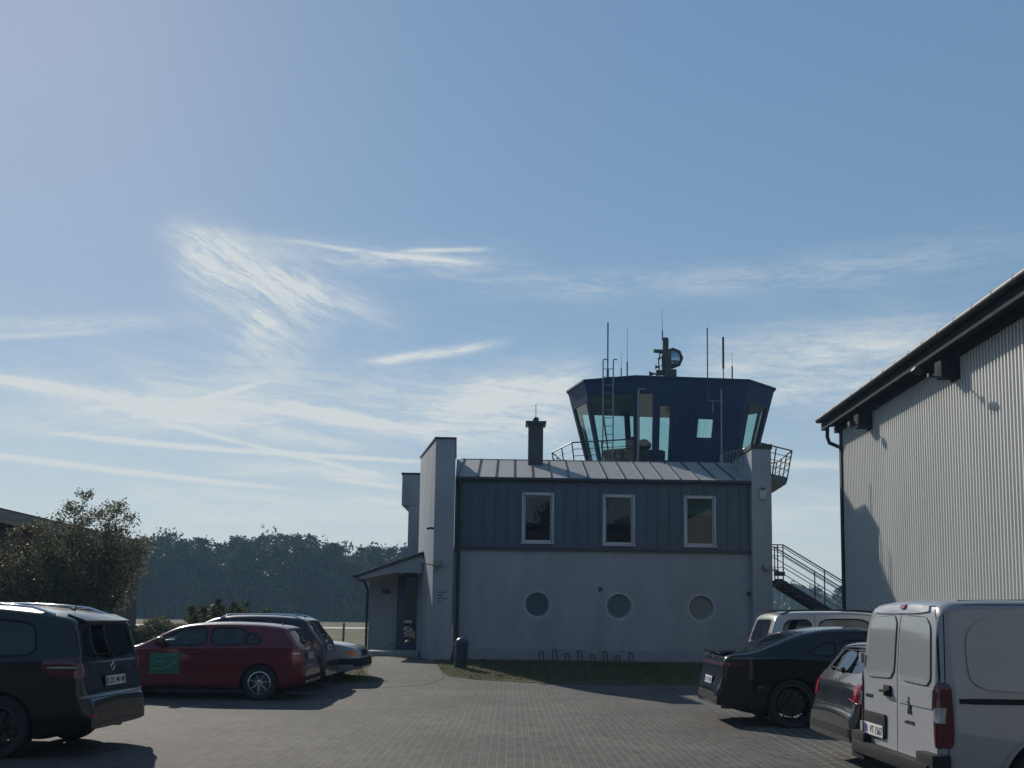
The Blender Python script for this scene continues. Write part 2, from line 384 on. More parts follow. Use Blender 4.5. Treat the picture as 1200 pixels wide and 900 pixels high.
BARK = mat('bark', (0.07, 0.055, 0.04), 0.95, var=0.4, vscale=8, bump=0.6, bscale=30)

# the wood beyond the airfield, plus an added row behind the viewer: one mass
def tree_proto(kind, r):
    """a tree one metre... in real metres: returns leaf points, clump scale"""
    h = 13+3*r.random()
    cl = []
    if kind == 0:                    # pine: bare stem, flat uneven crown
        n = 26
        for i in range(n):
            t = r.random()**0.7; z = h*(0.40+0.6*t); rad = (2.7*(1-t)**0.55+0.35)*(0.6+0.6*r.random())
            a = r.random()*6.283; cl.append((rad*math.cos(a), rad*math.sin(a), z, 0.75+0.5*r.random(), 0.5))
        for i in range(5):
            cl.append((r.normal()*0.4, r.normal()*0.4, h*(0.9+0.12*r.random()), 0.6, 0.55))
    else:
        n = 34
        for i in range(n):
            u = r.normal(size=3); u /= np.linalg.norm(u); rr = 0.55+0.45*r.random()
            cl.append((u[0]*3.3*rr, u[1]*3.3*rr, h*0.58+u[2]*h*0.38*rr, 0.9+0.6*r.random(), 0.8))
    P_ = []
    for cx, cy, cz, s, fl in cl:
        k = 62; q = r.normal(size=(k, 3))*np.array([s, s, s*fl])*0.62
        P_.append(q+np.array([cx, cy, cz]))
    return np.concatenate(P_), h
def forest():
    r = np.random.default_rng(11)
    protos = [tree_proto(0 if i < 4 else 1, r) for i in range(7)]
    VS, FS = [], []; off = 0
    TV, TF = [], []; toff = 0
    # front line of the wood, left to right: (x, y, scale)
    spots = []
    def line(xa, ya, xb, yb, n, hs, rows, dx):
        for row in range(rows):
            for i in range(n):
                t = (i+r.random()*0.8)/n
                spots.append((xa+(xb-xa)*t+r.normal()*dx, ya+(yb-ya)*t+row*7+r.normal()*1.5, hs*(0.78+0.36*r.random())*(1.0+0.05*row)))
    line(-70, -75, 80, -75, 34, 1.0, 2, 1.5)  # added unseen row behind the viewer, for the panes to mirror and facade shade
    line(-105, 176, -60, 168, 17, 0.80, 4, 1.0)
    line(-62, 166, -36, 165, 13, 0.93, 4, 0.8)
    line(-38, 165, -8, 176, 15, 0.84, 4, 1.0)
    line(-8, 180, 30, 230, 13, 0.82, 3, 1.2)
    line(30, 262, 160, 300, 44, 0.72, 3, 1.5)
    for (x, y, s) in spots:
        k = r.integers(0, 4) if r.random() < 0.6 else r.integers(4, 7)
        p, h = protos[k]; a = r.random()*6.283; c, sn = math.cos(a), math.sin(a)
        q = p*s; q = np.stack([q[:, 0]*c-q[:, 1]*sn+x, q[:, 0]*sn+q[:, 1]*c+y, q[:, 2]+0.3], 1)
        v, f = leaves(q, 0.26, r=r, aspect=0.7); VS.append(v); FS.append(f+off); off += len(v)
        rt = 0.16*s; ring = [(math.cos(t)*rt, math.sin(t)*rt) for t in (0, 1.57, 3.14, 4.71)]
        tv = np.array([(x+u, y+w, 0.2) for u, w in ring]+[(x+u*0.4, y+w*0.4, 0.3+h*s*0.93) for u, w in ring])
        TV.append(tv); TF.append(np.array([(0, 1, 5, 4), (1, 2, 6, 5), (2, 3, 7, 6), (3, 0, 4, 7)])+toff); toff += 8
    # undergrowth along the edge
    n = 60000; t = r.random(n)
    ux = np.interp(t, [0, .25, .4, .55, .7, 1], [-105, -60, -36, -8, 30, 160]); uy = np.interp(t, [0, .25, .4, .55, .7, 1], [173, 165, 162, 173, 226, 290])
    q = np.stack([ux+r.normal(size=n)*0.6, uy+2+r.random(n)*16, 0.3+r.random(n)*(5.5+2.0*np.sin(ux*0.7)+1.5*np.sin(ux*2.1))], 1)
    v, f = leaves(q, 0.5, r=r, aspect=0.8); VS.append(v); FS.append(f+off); off += len(v)
    nl = sum(len(f) for f in FS); TFa = np.concatenate(TF)+off
    v = np.concatenate(VS+TV); f = np.concatenate(FS+[TFa])
    mi = np.zeros(len(f)); mi[nl:] = 1
    o = np_mesh('forest', v, f, [leaf_mat('forest_leaf', (0.010, 0.018, 0.008), (0.085, 0.095, 0.04), 0.22, 0.12), BARK], matidx=mi)
    tag(o, 'dark pine and oak wood across the far side of the airfield, with an added unseen row behind the viewer', 'forest', kind='stuff')
forest()

# individual shrubs -----------------------------------------------------
def shrub(name, x, y, h, w, label, cat, nstem=14, nleaf=22000, leafsize=0.035, cols=((0.035, 0.045, 0.012), (0.13, 0.125, 0.05)), seed=1, group=None, sparse_top=True, d=None):
    r = np.random.default_rng(seed); z0 = gz(y); root = empty(name, (x, y, z0)); tag(root, label, cat, group); d = d or w
    st = MB(); tips = []
    for i in range(nstem):
        a = r.random()*6.283; rad = math.sqrt(r.random()); hh = h*(0.70+0.42*r.random()**1.5)*(1-0.25*rad)
        tx, ty = math.cos(a)*rad*w*0.46, math.sin(a)*rad*d*0.46
        pts = [V(tx*0.15, ty*0.15, -0.02)]
        for k in range(1, 7):
            t = k/6; pts.append(V(tx*(0.15+0.85*t**0.8)+r.normal()*0.04*h/3, ty*(0.15+0.85*t**0.8)+r.normal()*0.04*h/3, hh*t))
        st.tube(pts, 0.03*h/4, 5, 0.005); tips.append(pts)
        for k in range(2, 7):
            for _ in range(2):
                b = r.random()*6.283; ln = h*0.16*(1.1-k/7)*(0.6+r.random())
                q = pts[k]; e = q+V(math.cos(b)*ln, math.sin(b)*ln, ln*(0.6+0.5*r.random())); tips.append([q, (q+e)/2, e]); st.tube([q, e], 0.008, 4, 0.003)
    st.build('stem', BARK, root)
    P_ = []; per = nleaf//len(tips)
    for pts in tips:
        k = max(3, per if len(pts) == 3 else int(per*1.6))
        t = r.random(k)**0.75; t = 0.12+0.9*t; arr = np.array([tuple(p) for p in pts]); m_ = len(arr)-1
        ii = np.minimum((np.clip(t, 0, 0.999)*m_).astype(int), m_-1); fr = t*m_-ii
        q = arr[ii]+(arr[ii+1]-arr[ii])*fr[:, None]
        sp = max(0.055*h, 0.15)*np.clip(1.25-q[:, 2]/h, 0.22, 1)
        q = q+r.normal(size=(k, 3))*sp[:, None]
        P_.append(q)
    q = np.concatenate(P_); q = q[q[:, 2] > 0.02]
    v, f = leaves(q, leafsize, r=r, aspect=0.55)
    np_mesh('foliage', v, f, leaf_mat(name+'_leaf', *cols, 1.5, 0.3), root)
    return root
shrub('shrub', -11.4, 25.6, 4.45, 4.2, 'tall loose leafy shrub behind the black people carrier at the left', 'shrub', nstem=34, nleaf=34000, seed=3, cols=((0.05, 0.055, 0.025), (0.20, 0.19, 0.11)), d=3.0)
shrub('shrub', -13.9, 26.6, 3.7, 3.4, 'reddish brown shrub at the left edge below the roof of the hall', 'shrub', nstem=14, nleaf=22000, seed=5, cols=((0.05, 0.035, 0.015), (0.15, 0.10, 0.05)))
shrub('shrub', -9.9, 34.5, 1.62, 3.0, 'low rounded green bush whose top shows above the roofs of the parked cars', 'shrub', nstem=30, nleaf=16000, leafsize=0.05, seed=6)
def hedge():
    r = np.random.default_rng(21); n = 26000
    x = -19+r.random(n)*9.5; y = 36+r.random(n)*1.6; top = 0.78+0.20*np.sin(x*2.3)+0.12*np.sin(x*6.1)
    q = np.stack([x, y, 0.3+r.random(n)**0.6*top], 1)
    v, f = leaves(q, 0.045, r=r, aspect=0.6)
    st = MB()
    for i in range(40):
        xx = -19+i*0.24; st.tube([(xx, 36.8, 0.28), (xx+r.normal()*0.1, 36.8+r.normal()*0.2, 0.9)], 0.012, 4)
    root = empty('hedge', (-14.2, 36.8, 0.3)); tag(root, 'low scrubby hedge between the parked cars and the airfield', 'hedge')
    o = np_mesh('foliage', v-np.array([-14.2, 36.8, 0.3]), f, leaf_mat('hedge_leaf', (0.05, 0.055, 0.02), (0.20, 0.19, 0.10), 2.0, 0.35), root)
    b = st.build('stem', BARK, root); b.location = (14.2, -36.8, -0.3)
hedge()

# lawn: one turf sheet with blades
def lawn():
    el = [G(x, y) for x, y in ((512, 779), (516, 786), (528, 793), (560, 797), (600, 799), (650, 802), (720, 803), (800, 803), (900, 805))]
    poly = [(p.x, p.y) for p in el]+[(9.2, el[-1].y), (9.2, 30), (-1.9, 30), (-2.2, 28.3)]
    poly2 = [(p.x, p.y) for p in (G(428, 789), G(455, 799), G(430, 800), G(400, 801))]+[(-7.5, 22.5), (-7.5, 27), (-4.4, 28)]
    turf = mat('turf', (0.035, 0.045, 0.015), 0.95, vcol=(0.09, 0.08, 0.04), vscale=4, bump=0.8, bscale=60, spec=0.1)
    tag(sheet('lawn', poly, 0.012, turf), kind='structure')
    tag(sheet('lawn', poly2, 0.012, turf), kind='structure')
    import mathutils
    r = np.random.default_rng(5); Vv = []; n = 0
    def inside(p, pl):
        c = False; j = len(pl)-1
        for i in range(len(pl)):
            if (pl[i][1] > p[1]) != (pl[j][1] > p[1]) and p[0] < (pl[j][0]-pl[i][0])*(p[1]-pl[i][1])/(pl[j][1]-pl[i][1])+pl[i][0]: c = not c
            j = i
        return c
    pts = []
    while len(pts) < 26000:
        p = (-2.4+r.random()*11.5, 23.2+r.random()*6)
        if inside(p, poly): pts.append(p)
    k = 0
    while k < 5000:
        p = (-7.4+r.random()*4, 22+r.random()*6)
        if inside(p, poly2): pts.append(p); k += 1
    a = np.array(pts); n = len(a); z = 0.30*sm((a[:, 1]-20.5)/7.0)+0.01
    ang = r.random(n)*6.283; hgt = 0.03+0.05*r.random(n); wd = 0.006
    base = np.stack([a[:, 0], a[:, 1], z], 1); dx = np.stack([np.cos(ang)*wd, np.sin(ang)*wd, 0*z], 1)
    tip = base+np.stack([r.normal(size=n)*0.02, r.normal(size=n)*0.02, hgt], 1)
    v = np.stack([base-dx, base+dx, tip], 1).reshape(-1, 3)
    o = np_mesh('grass', v, np.arange(3*n).reshape(n, 3), leaf_mat('grass_blade', (0.03, 0.042, 0.014), (0.15, 0.14, 0.055), 3, 0.4))
    tag(o, 'short patchy grass along the foot of the tower building', 'grass', kind='stuff')
lawn()

# field fence posts behind the cars
WOOD = mat('weathered_wood', (0.16, 0.13, 0.10), 0.9, var=0.4, vscale=12)
def fence():
    for i, (px, yy, top) in enumerate(((402, 44, 730), (249, 46, 731))):
        b = P(px, 750, yy); t = P(px, top, yy)
        m = MB(); m.tube([(0, 0, -0.05), (0.02, 0, t.z-0.3)], 0.06, 8, 0.05)
        o = m.build('fence_post', WOOD, smooth=40); o.location = (b.x, yy, 0.3)
        tag(o, ['weathered wooden post on the field right of the silver saloon bonnet', 'weathered wooden post on the field above the red car windscreen'][i], 'fence post', 'wooden field posts')
fence()
# ================================================================== CONTROL TOWER BUILDING
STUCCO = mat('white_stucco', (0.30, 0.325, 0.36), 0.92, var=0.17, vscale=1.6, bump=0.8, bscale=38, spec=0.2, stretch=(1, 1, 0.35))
PLINTH = mat('plinth_stucco', (0.255, 0.275, 0.31), 0.92, var=0.14, vscale=2, bump=0.35, bscale=55, spec=0.2)
ZINC = mat('dark_zinc', (0.048, 0.075, 0.11), 0.5, 0.25, var=0.18, vscale=1.5, stretch=(4, 4, 0.5))
ZROOF = mat('roof_zinc', (0.27, 0.27, 0.26), 0.6, 0.0, var=0.15, vscale=2.0)
NAVY = mat('navy_metal', (0.006, 0.027, 0.095), 0.55, 0.0, var=0.15, vscale=1.5, spec=0.25)
DARK = mat('anthracite_metal', (0.035, 0.042, 0.05), 0.5, 0.4, var=0.2, vscale=6)
GALV = mat('galvanised_steel', (0.22, 0.23, 0.24), 0.45, 0.7, var=0.25, vscale=8)
WFRAME = mat('white_frame', (0.36, 0.38, 0.41), 0.45)
PANE = glass('window_glass', (0.34, 0.44, 0.48), refl=0.55)
CABGL = glass('cab_glass', (0.64, 0.82, 0.80), refl=1.2)
ROOM = mat('room_dark', (0.05, 0.05, 0.055), 0.9)
BLIND = mat('blind_fabric', (0.34, 0.34, 0.27), 0.9)
GB = 0.30
def at_z(x, y, z):
    d = ray(x, y); t = (z-EYE)/d.z; return Vector((d.x*t, d.y*t, z))
tower = empty('control_tower', (3.0, 29.0, GB)); tag(tower, 'white and dark clad airfield tower building with a glazed octagonal cab on its roof', 'control tower')
INV = Matrix.Translation((-3.0, -29.0, -GB))
def tb(mb, name, m, smooth=None, bevel=0, parent=None):
    o = mb.build(name, m, parent or tower, smooth, bevel)
    if parent is None: o.matrix_parent_inverse = INV
    return o
YF = 29.0
def fx(x, y=650, Y=YF): return P(x, y, Y).x
def fz(y, x=700, Y=YF): return P(x, y, Y).z
XL = fx(533, 600); XR = fx(882, 600); ZE = fz(563); ZS = fz(643.5)
def wall_holes(x0, x1, z0, z1, y, holes, depth, mb=None):
    """front face with openings and their reveals"""
    mb = mb or MB(); bm = mb.bm; es = []
    def loop(pts):
        vs = [bm.verts.new((p[0], y, p[1])) for p in pts]
        return vs, [bm.edges.new((vs[i], vs[(i+1) % len(vs)])) for i in range(len(vs))]
    es += loop([(x0, z0), (x1, z0), (x1, z1), (x0, z1)])[1]
    hs = []
    for h in holes:
        v, e = loop(h); es += e; hs.append(v)
    bmesh.ops.triangle_fill(bm, edges=es, use_beauty=True, use_dissolve=False, normal=(0, -1, 0))
    for v in hs:
        b = [bm.verts.new((q.co.x, y+depth, q.co.z)) for q in v]; n = len(v)
        for i in range(n): bm.faces.new((v[i], v[(i+1) % n], b[(i+1) % n], b[i]))
    return mb
def circ(cx, cz, r, n=40): return [(cx+r*math.cos(2*math.pi*i/n), cz+r*math.sin(2*math.pi*i/n)) for i in range(n)]
# portholes
ph = [(fx(629.5, 709), fz(709, 629.5)), (fx(725.5, 711), fz(711, 725)), (fx(822, 713), fz(713, 822))]
PR = 0.375
wm = wall_holes(XL, XR, GB-0.3, ZS, YF, [circ(a, b, PR) for a, b in ph], 0.2)
tb(wm, 'wall', STUCCO)
m = MB(); m.box(XL+0.15, XR-0.02, YF-0.012, YF-0.002, GB-0.2, fz(762)); tb(m, 'plinth', PLINTH)
mpg = {0: mat('porthole_frosted_glass', (0.035, 0.085, 0.12), 0.22, var=0.2, vscale=3)}
for i, (a, b) in enumerate(ph):
    r = MB(); r.lathe([(PR+0.045, -0.018), (PR+0.045, 0.02), (PR-0.01, 0.05), (PR-0.01, 0.16), (PR-0.06, 0.16), (PR-0.06, 0.12), (PR-0.03, 0.05), (PR-0.0, -0.018)], (a, YF, b), 'Y', 48, closed=True)
    f = tb(r, 'porthole', mat('porthole_frame', (0.34, 0.36, 0.39), 0.4), smooth=40)
    g = MB(); g.poly([(x, YF+0.145, z) for x, z in circ(a, b, PR-0.055)]); g.build('pane', mpg[0], f)
# room behind the facade
m = MB(); m.box(XL+0.02, XR-0.02, YF+2.2, YF+2.3, GB, ZE-0.1); m.box(XL+0.05, XR-0.05, YF+0.22, YF+2.2, ZS-0.30, ZS-0.15); tb(m, 'room_partition', ROOM)
# upper storey cladding with rectangular windows
wins = []
for xa, xb, ya, yb in ((611.5, 649, 577.5, 636.5), (706, 743.5, 580, 639), (801, 838.5, 581.5, 640.5)):
    wins.append((fx(xa, 610), fx(xb, 610), fz(yb, (xa+xb)/2), fz(ya, (xa+xb)/2)))
YC = YF-0.05
cm = wall_holes(XL, XR, ZS, ZE, YC, [[(a, z0), (b, z0), (b, z1), (a, z1)] for a, b, z0, z1 in wins], 0.12)
cm.box(XL, XR, YC, YF+0.01, ZS-0.004, ZS)                     # underside of the cladding
tb(cm, 'cladding', ZINC)
m = MB(); x = XL+0.17
while x < XR-0.05:
    hit = [w for w in wins if w[0]-0.03 < x < w[1]+0.03]
    segs = [(ZS+0.02, ZE-0.05)] if not hit else [(ZS+0.02, hit[0][2]-0.02), (hit[0][3]+0.02, ZE-0.05)]
    for a, b in segs: m.box(x-0.011, x+0.011, YC-0.028, YC-0.001, a, b)
    x += 0.345
tb(m, 'cladding_seam', ZINC)
m = MB(); m.box(XL, XR+0.0, YC-0.05, YC-0.002, ZS-0.07, ZS+0.02); tb(m, 'drip_flashing', DARK)
for i, (a, b, z0, z1) in enumerate(wins):
    f = MB(); t = 0.085; y0, y1 = YC-0.03, YC+0.10
    f.box(a, a+t, y0, y1, z0, z1); f.box(b-t, b, y0, y1, z0, z1); f.box(a+t, b-t, y0, y1, z1-t, z1); f.box(a+t, b-t, y0, y1, z0, z0+t)
    t2 = t+0.025
    f.box(a+t, a+t2, y0+0.03, y1-0.02, z0+t, z1-t); f.box(b-t2, b-t, y0+0.03, y1-0.02, z0+t, z1-t)
    w = tb(f, 'window', WFRAME, bevel=0.006)
    g = MB(); g.poly([(a+t, YC+0.05, z0+t), (b-t, YC+0.05, z0+t), (b-t, YC+0.05, z1-t), (a+t, YC+0.05, z1-t)]); g.build('pane', PANE, w)
    s = MB(); s.box(a-0.02, b+0.02, YC-0.075, YC-0.031, z0-0.03, z0+0.012); s.build('sill', WFRAME, w)
    if i == 2:
        k = MB(); k.box(a+t2, b-t2, YC+0.12, YC+0.125, z1-t-0.47, z1-t); k.build('blind', BLIND, w)
    if i == 0:
        k = MB(); k.box(a+t2, b-t2, YC+0.12, YC+0.125, z1-t-0.06, z1-t); k.build('blind', BLIND, w)
# body sides and flat back part
XB = fx(904, 600, 28.7)
m = MB(); m.box(XL, XL+0.1, YF+0.01, 44, GB-0.3, ZE); m.box(XR-0.1, XR, YF+0.01, 44, GB-0.3, ZE); m.box(XL, XR, 43.9, 44, GB-0.3, ZE)
tb(m, 'side_wall', STUCCO)
# sloping standing seam roof, then flat roof
YT = 31.9; ZT = P(700, 540.5, YT).z; YE = 28.86; ZEE = ZE+0.03
m = MB(); m.hexa([(XL+0.01, YE, ZEE-0.05), (XR+0.02, YE, ZEE-0.05), (XR+0.02, YT, ZT-0.08), (XL-0.14, YT, ZT-0.08), (XL+0.01, YE, ZEE), (XR+0.02, YE, ZEE), (XR+0.02, YT, ZT), (XL-0.14, YT, ZT)])
roof = tb(m, 'roof', ZROOF)
m = MB(); n = 16; sl = (ZT-ZEE)/(YT-YE)
for i in range(n+1):
    x = XL+0.10+i*0.548
    if x > XR: break
    m.hexa([(x-0.012, YE, ZEE-0.002), (x+0.012, YE, ZEE-0.002), (x+0.012, YT, ZT-0.002), (x-0.012, YT, ZT-0.002), (x-0.012, YE, ZEE+0.045), (x+0.012, YE, ZEE+0.045), (x+0.012, YT, ZT+0.045), (x-0.012, YT, ZT+0.045)])
m.build('standing_seam', DARK, roof)
m = MB(); m.box(XL, XR, YT+0.002, 44, ZT-0.25, ZT-0.10); m.box(XL, XR, YT-0.03, YT+0.14, ZT-0.07, ZT+0.015); tb(m, 'flat_roof', ZROOF)
m = MB(); m.tube([(XL+0.02, YE-0.05, ZEE-0.05), (XR, YE-0.05, ZEE-0.05)], 0.055, 10); tb(m, 'gutter', DARK, smooth=40)
m = MB(); xx = fx(537.5, 650, 28.9)
m.tube([(xx, YE-0.04, ZEE-0.07), (xx, YE-0.02, ZEE-0.25), (xx, YF-0.10, ZEE-0.45), (xx, YF-0.10, GB)], 0.05, 10); tb(m, 'downpipe', DARK, smooth=40)
# right corner pier
PY = 28.7; a, b = fx(881.5, 600, PY), fx(904.5, 600, PY); zt = P(893, 526, PY).z
m = MB(); m.box(a, b, PY, 31.2, GB-0.3, zt); tb(m, 'corner_pier', STUCCO, bevel=0.01)
m = MB(); m.box(a-0.03, b+0.03, PY-0.03, 31.23, zt+0.001, zt+0.14); tb(m, 'pier_cap', DARK)
al = P(893.5, 579, PY)
m = MB(); m.box(al.x-0.10, al.x+0.10, PY-0.09, PY-0.001, al.z-0.16, al.z+0.10); ab = tb(m, 'alarm_box', WFRAME, bevel=0.012)
m = MB(); m.lathe([(0.055, 0), (0.055, 0.05), (0.035, 0.085), (0.0, 0.09)], (al.x, PY-0.05, al.z+0.10), n=16); m.build('beacon', mat('red_plastic', (0.16, 0.01, 0.02), 0.3), ab, 40)
# sensors by the ports
for px, py in ((703.5, 690.5), (877, 696)):
    q = P(px, py, YF); m = MB(); m.box(q.x-0.05, q.x+0.05, YF-0.05, YF-0.001, q.z-0.06, q.z+0.06); tb(m, 'junction_box', DARK, bevel=0.008)
# floodlights on the pier's outer face
q = P(904, 668, PY)
m = MB(); m.tube([(b, PY+0.3, q.z), (b+0.14, PY+0.25, q.z), (b+0.2, PY+0.2, q.z-0.03)], 0.02); m.box(b+0.10, b+0.38, PY+0.05, PY+0.25, q.z-0.16, q.z-0.04); m.box(b+0.13, b+0.34, PY+0.1, PY+0.2, q.z-0.38, q.z-0.25); m.tube([(b+0.2, PY+0.15, q.z), (b+0.2, PY+0.15, q.z-0.3)], 0.015)
tb(m, 'floodlight', DARK, bevel=0.008)
q = P(898, 665, PY); m = MB(); m.box(q.x-0.1, q.x+0.06, PY-0.16, PY-0.02, q.z-0.07, q.z+0.06); m.tube([(q.x, PY, q.z-0.08), (q.x, PY-0.1, q.z-0.05)], 0.02); tb(m, 'floodlight', GALV, bevel=0.008)

# tall wedge wall at the left
SY = 28.3
nl, nr = P(511, 515.5, SY), P(534, 514.5, SY); ZW = nr.z; fl = at_z(492, 535, ZW)
pl = [(nl.x, SY), (nr.x, SY), (nr.x-0.20, fl.y+0.3), (fl.x, fl.y+0.3)]
m = MB(); m.prism([(x, y, GB-0.3) for x, y in pl], (0, 0, ZW-GB+0.3)); slab = tb(m, 'wing_wall', STUCCO, bevel=0.012)
m = MB(); m.prism([(x+(0.03 if i in (1, 2) else -0.03), y+(0.03 if i > 1 else -0.03), ZW+0.001) for i, (x, y) in enumerate(pl)], (0, 0, 0.05)); tb(m, 'wall_cap', DARK)
q = P(506, 619, SY); m = MB(); m.tube([(q.x+0.06, SY+0.05, q.z), (q.x-0.06, SY-0.06, q.z), (q.x-0.10, SY-0.16, q.z-0.03)], 0.035, 10); tb(m, 'security_camera', DARK, smooth=40)
q = P(507, 661, SY); m = MB(); m.tube([(q.x-0.28, SY-0.12, q.z+0.02), (q.x+0.12, SY-0.12, q.z-0.05)], 0.018); m.tube([(q.x, SY-0.12, q.z-0.02), (q.x+0.05, SY+0.02, q.z-0.06)], 0.018)
m.box(q.x-0.36, q.x-0.24, SY-0.22, SY-0.08, q.z, q.z+0.12); m.box(q.x+0.05, q.x+0.26, SY-0.24, SY-0.06, q.z-0.06, q.z+0.12); m.box(q.x+0.02, q.x+0.1, SY-0.1, SY-0.002, q.z-0.18, q.z-0.12)
tb(m, 'floodlight', GALV, bevel=0.008)
q = P(517.5, 694, SY)
for i, (dx, wd) in enumerate(((0.0, 0.24), (-0.05, 0.17), (0.02, 0.26), (-0.04, 0.15))):
    k = 0; x = q.x+dx-wd/2; m = MB()
    while x < q.x+dx+wd/2:
        l = 0.012+0.02*((i*7+k*5) % 4)/3; m.box(x, x+l, SY-0.004, SY-0.001, q.z-0.09*i-0.018, q.z-0.09*i+0.018); x += l+0.010; k += 1
    tb(m, 'wall_lettering', DARK)

# block behind the wing wall
BY = 33.4
a1, a2 = P(471, 575, BY).x, P(498, 575, BY).x; z1, z0 = P(480, 556, BY).z, P(475, 592, BY).z; a15 = P(478, 620, BY).x
m = MB(); m.box(a1, a2, BY, 37, z0, z1); m.box(a15, a2, BY+0.01, 36.8, GB-0.2, z0-0.001); m.box(P(470, 645, BY).x, a15+0.02, BY+0.05, 36, GB, P(470, 641, BY).z); tb(m, 'stair_block', STUCCO, bevel=0.012)
m = MB(); m.box(a1-0.03, a2+0.03, BY-0.03, 37.03, z1+0.001, z1+0.06); tb(m, 'parapet_cap', DARK)
# entrance: raised threshold, canopy, wall, door
EY = 32.4; pz = 0.46
m = MB(); m.box(P(437, 764, EY).x, P(488, 764, 31).x+0.1, 30.6, EY+0.2, GB-0.1, pz); tb(m, 'entrance_step', KERB, bevel=0.01)
wl, wr_ = P(432, 720, EY).x, P(465, 720, EY).x; sl_r = P(492, 646, 30.4); sl_l = P(416, 673.5, 30.4)
m = MB(); m.hexa([(wl, EY, GB), (wr_, EY, GB), (wr_, EY+1.5, GB), (wl, EY+1.5, GB), (wl, EY, P(432, 681, EY).z), (wr_, EY, P(465, 669, EY).z), (wr_, EY+1.5, P(465, 669, EY).z), (wl, EY+1.5, P(432, 681, EY).z)])
porch = tb(m, 'porch_wall', STUCCO)
dr = P(487.5, 720, EY).x; dz = P(476, 671, EY).z
m = MB(); m.box(wr_+0.003, dr+0.3, EY+0.05, EY+0.1, pz, dz)
door = tb(m, 'entrance_door', mat('door_blue', (0.02, 0.05, 0.11), 0.35, 0.2), bevel=0.005)
m = MB(); m.box(wr_+0.28, dr-0.02, EY+0.03, EY+0.048, pz+0.2, dz-0.12); m.build('pane', mat('door_glass', (0.015, 0.02, 0.025), 0.03, spec=0.9), door)
PAPER = mat('paper', (0.55, 0.55, 0.52), 0.7)
for px, py, ww, hh in ((478, 728.5, 0.28, 0.10), (476, 736.5, 0.20, 0.13), (480, 738, 0.16, 0.12), (475, 742, 0.1, 0.05)):
    q = P(px, py, EY); m = MB(); m.box(q.x-ww/2, q.x+ww/2, EY+0.022, EY+0.028, q.z-hh/2, q.z+hh/2); m.build('notice', PAPER, door)
m = MB(); m.tube([(wr_+0.22, EY-0.03, pz+0.7), (wr_+0.22, EY-0.03, pz+1.5)], 0.016); m.tube([(wr_+0.22, EY-0.03, pz+0.75), (wr_+0.22, EY+0.05, pz+0.75)], 0.012); m.tube([(wr_+0.22, EY-0.03, pz+1.45), (wr_+0.22, EY+0.05, pz+1.45)], 0.012); m.build('handle', GALV, door, 40)
# canopy
cy0, cy1 = 30.4, 33.2; r0, l0 = sl_r, sl_l; th = 0.10
m = MB(); m.hexa([(l0.x, cy0, l0.z-th), (r0.x+0.1, cy0, r0.z-th), (r0.x+0.1, cy1, r0.z-th), (l0.x, cy1, l0.z-th), (l0.x, cy0, l0.z), (r0.x+0.1, cy0, r0.z), (r0.x+0.1, cy1, r0.z), (l0.x, cy1, l0.z)])
tb(m, 'canopy_roof', DARK, bevel=0.006)
ex = P(466, 660, cy0).x; zx = r0.z+(l0.z-r0.z)*(ex-r0.x)/(l0.x-r0.x); ll = l0.x+0.12; lz = l0.z+(r0.z-l0.z)*0.12/(r0.x-l0.x)
m = MB(); m.prism([(ll, cy0+0.05, lz-th-0.002), (ll, cy0+0.05, lz-th-0.08), (ex, cy0+0.05, zx-th-0.30), (ex, cy0+0.05, P(466, 671, cy0).z), (r0.x+0.08, cy0+0.05, P(466, 671, cy0).z), (r0.x+0.08, cy0+0.05, r0.z-th-0.006)], (0, 0.08, 0))
m.hexa([(ll+0.02, cy0+0.14, lz-th-0.08), (ex, cy0+0.14, zx-th-0.28), (ex, EY, zx-th-0.28), (ll+0.02, EY, lz-th-0.08), (ll+0.02, cy0+0.14, lz-th-0.06), (ex, cy0+0.14, zx-th-0.26), (ex, EY, zx-th-0.26), (ll+0.02, EY, lz-th-0.06)])
tb(m, 'canopy_fascia', STUCCO)
m = MB(); dx = P(430, 720, EY-0.1).x
m.tube([(l0.x+0.02, cy0+0.6, l0.z-0.12), (l0.x+0.05, EY-0.3, l0.z-0.16), (dx, EY-0.12, l0.z-0.40), (dx, EY-0.12, GB)], 0.045, 10); m.tube([(l0.x-0.02, cy0, l0.z-0.05), (l0.x-0.02, cy1, l0.z-0.05)], 0.055, 8)
tb(m, 'canopy_gutter', DARK, smooth=40)
q = P(453.5, 693, EY); m = MB(); m.box(q.x-0.13, q.x+0.10, EY-0.10, EY-0.001, q.z-0.09, q.z+0.07); tb(m, 'wall_lamp', DARK, bevel=0.03)
q = P(459.5, 753, EY); m = MB(); m.box(q.x-0.10, q.x+0.10, EY-0.03, EY-0.001, q.z-0.09, q.z+0.09); tb(m, 'letter_box', GALV, bevel=0.01)
# chimney
CYY = 31.0; q0, q1 = P(619, 520, CYY), P(636.5, 520, CYY); zt = P(628, 497, CYY).z
m = MB(); m.box(q0.x, q1.x, CYY, CYY+0.5, ZT-1.2, zt); ch = tb(m, 'chimney', mat('slate_cladding', (0.05, 0.055, 0.06), 0.7, var=0.3, vscale=6, bump=0.2, bscale=14), bevel=0.012)
m = MB(); m.box(q0.x-0.09, q1.x+0.09, CYY-0.09, CYY+0.59, zt+0.001, zt+0.09); cx = (q0.x+q1.x)/2
m.lathe([(0.10, 0), (0.10, 0.13), (0.07, 0.18), (0, 0.18)], (cx, CYY+0.25, zt+0.09), n=12); m.build('cap', DARK, ch, bevel=0.008)
m = MB(); zz = P(628, 472, CYY).z; m.tube([(cx, CYY+0.25, zt+0.2), (cx, CYY+0.25, zz)], 0.012, 6); m.build('lightning_rod', DARK, ch)

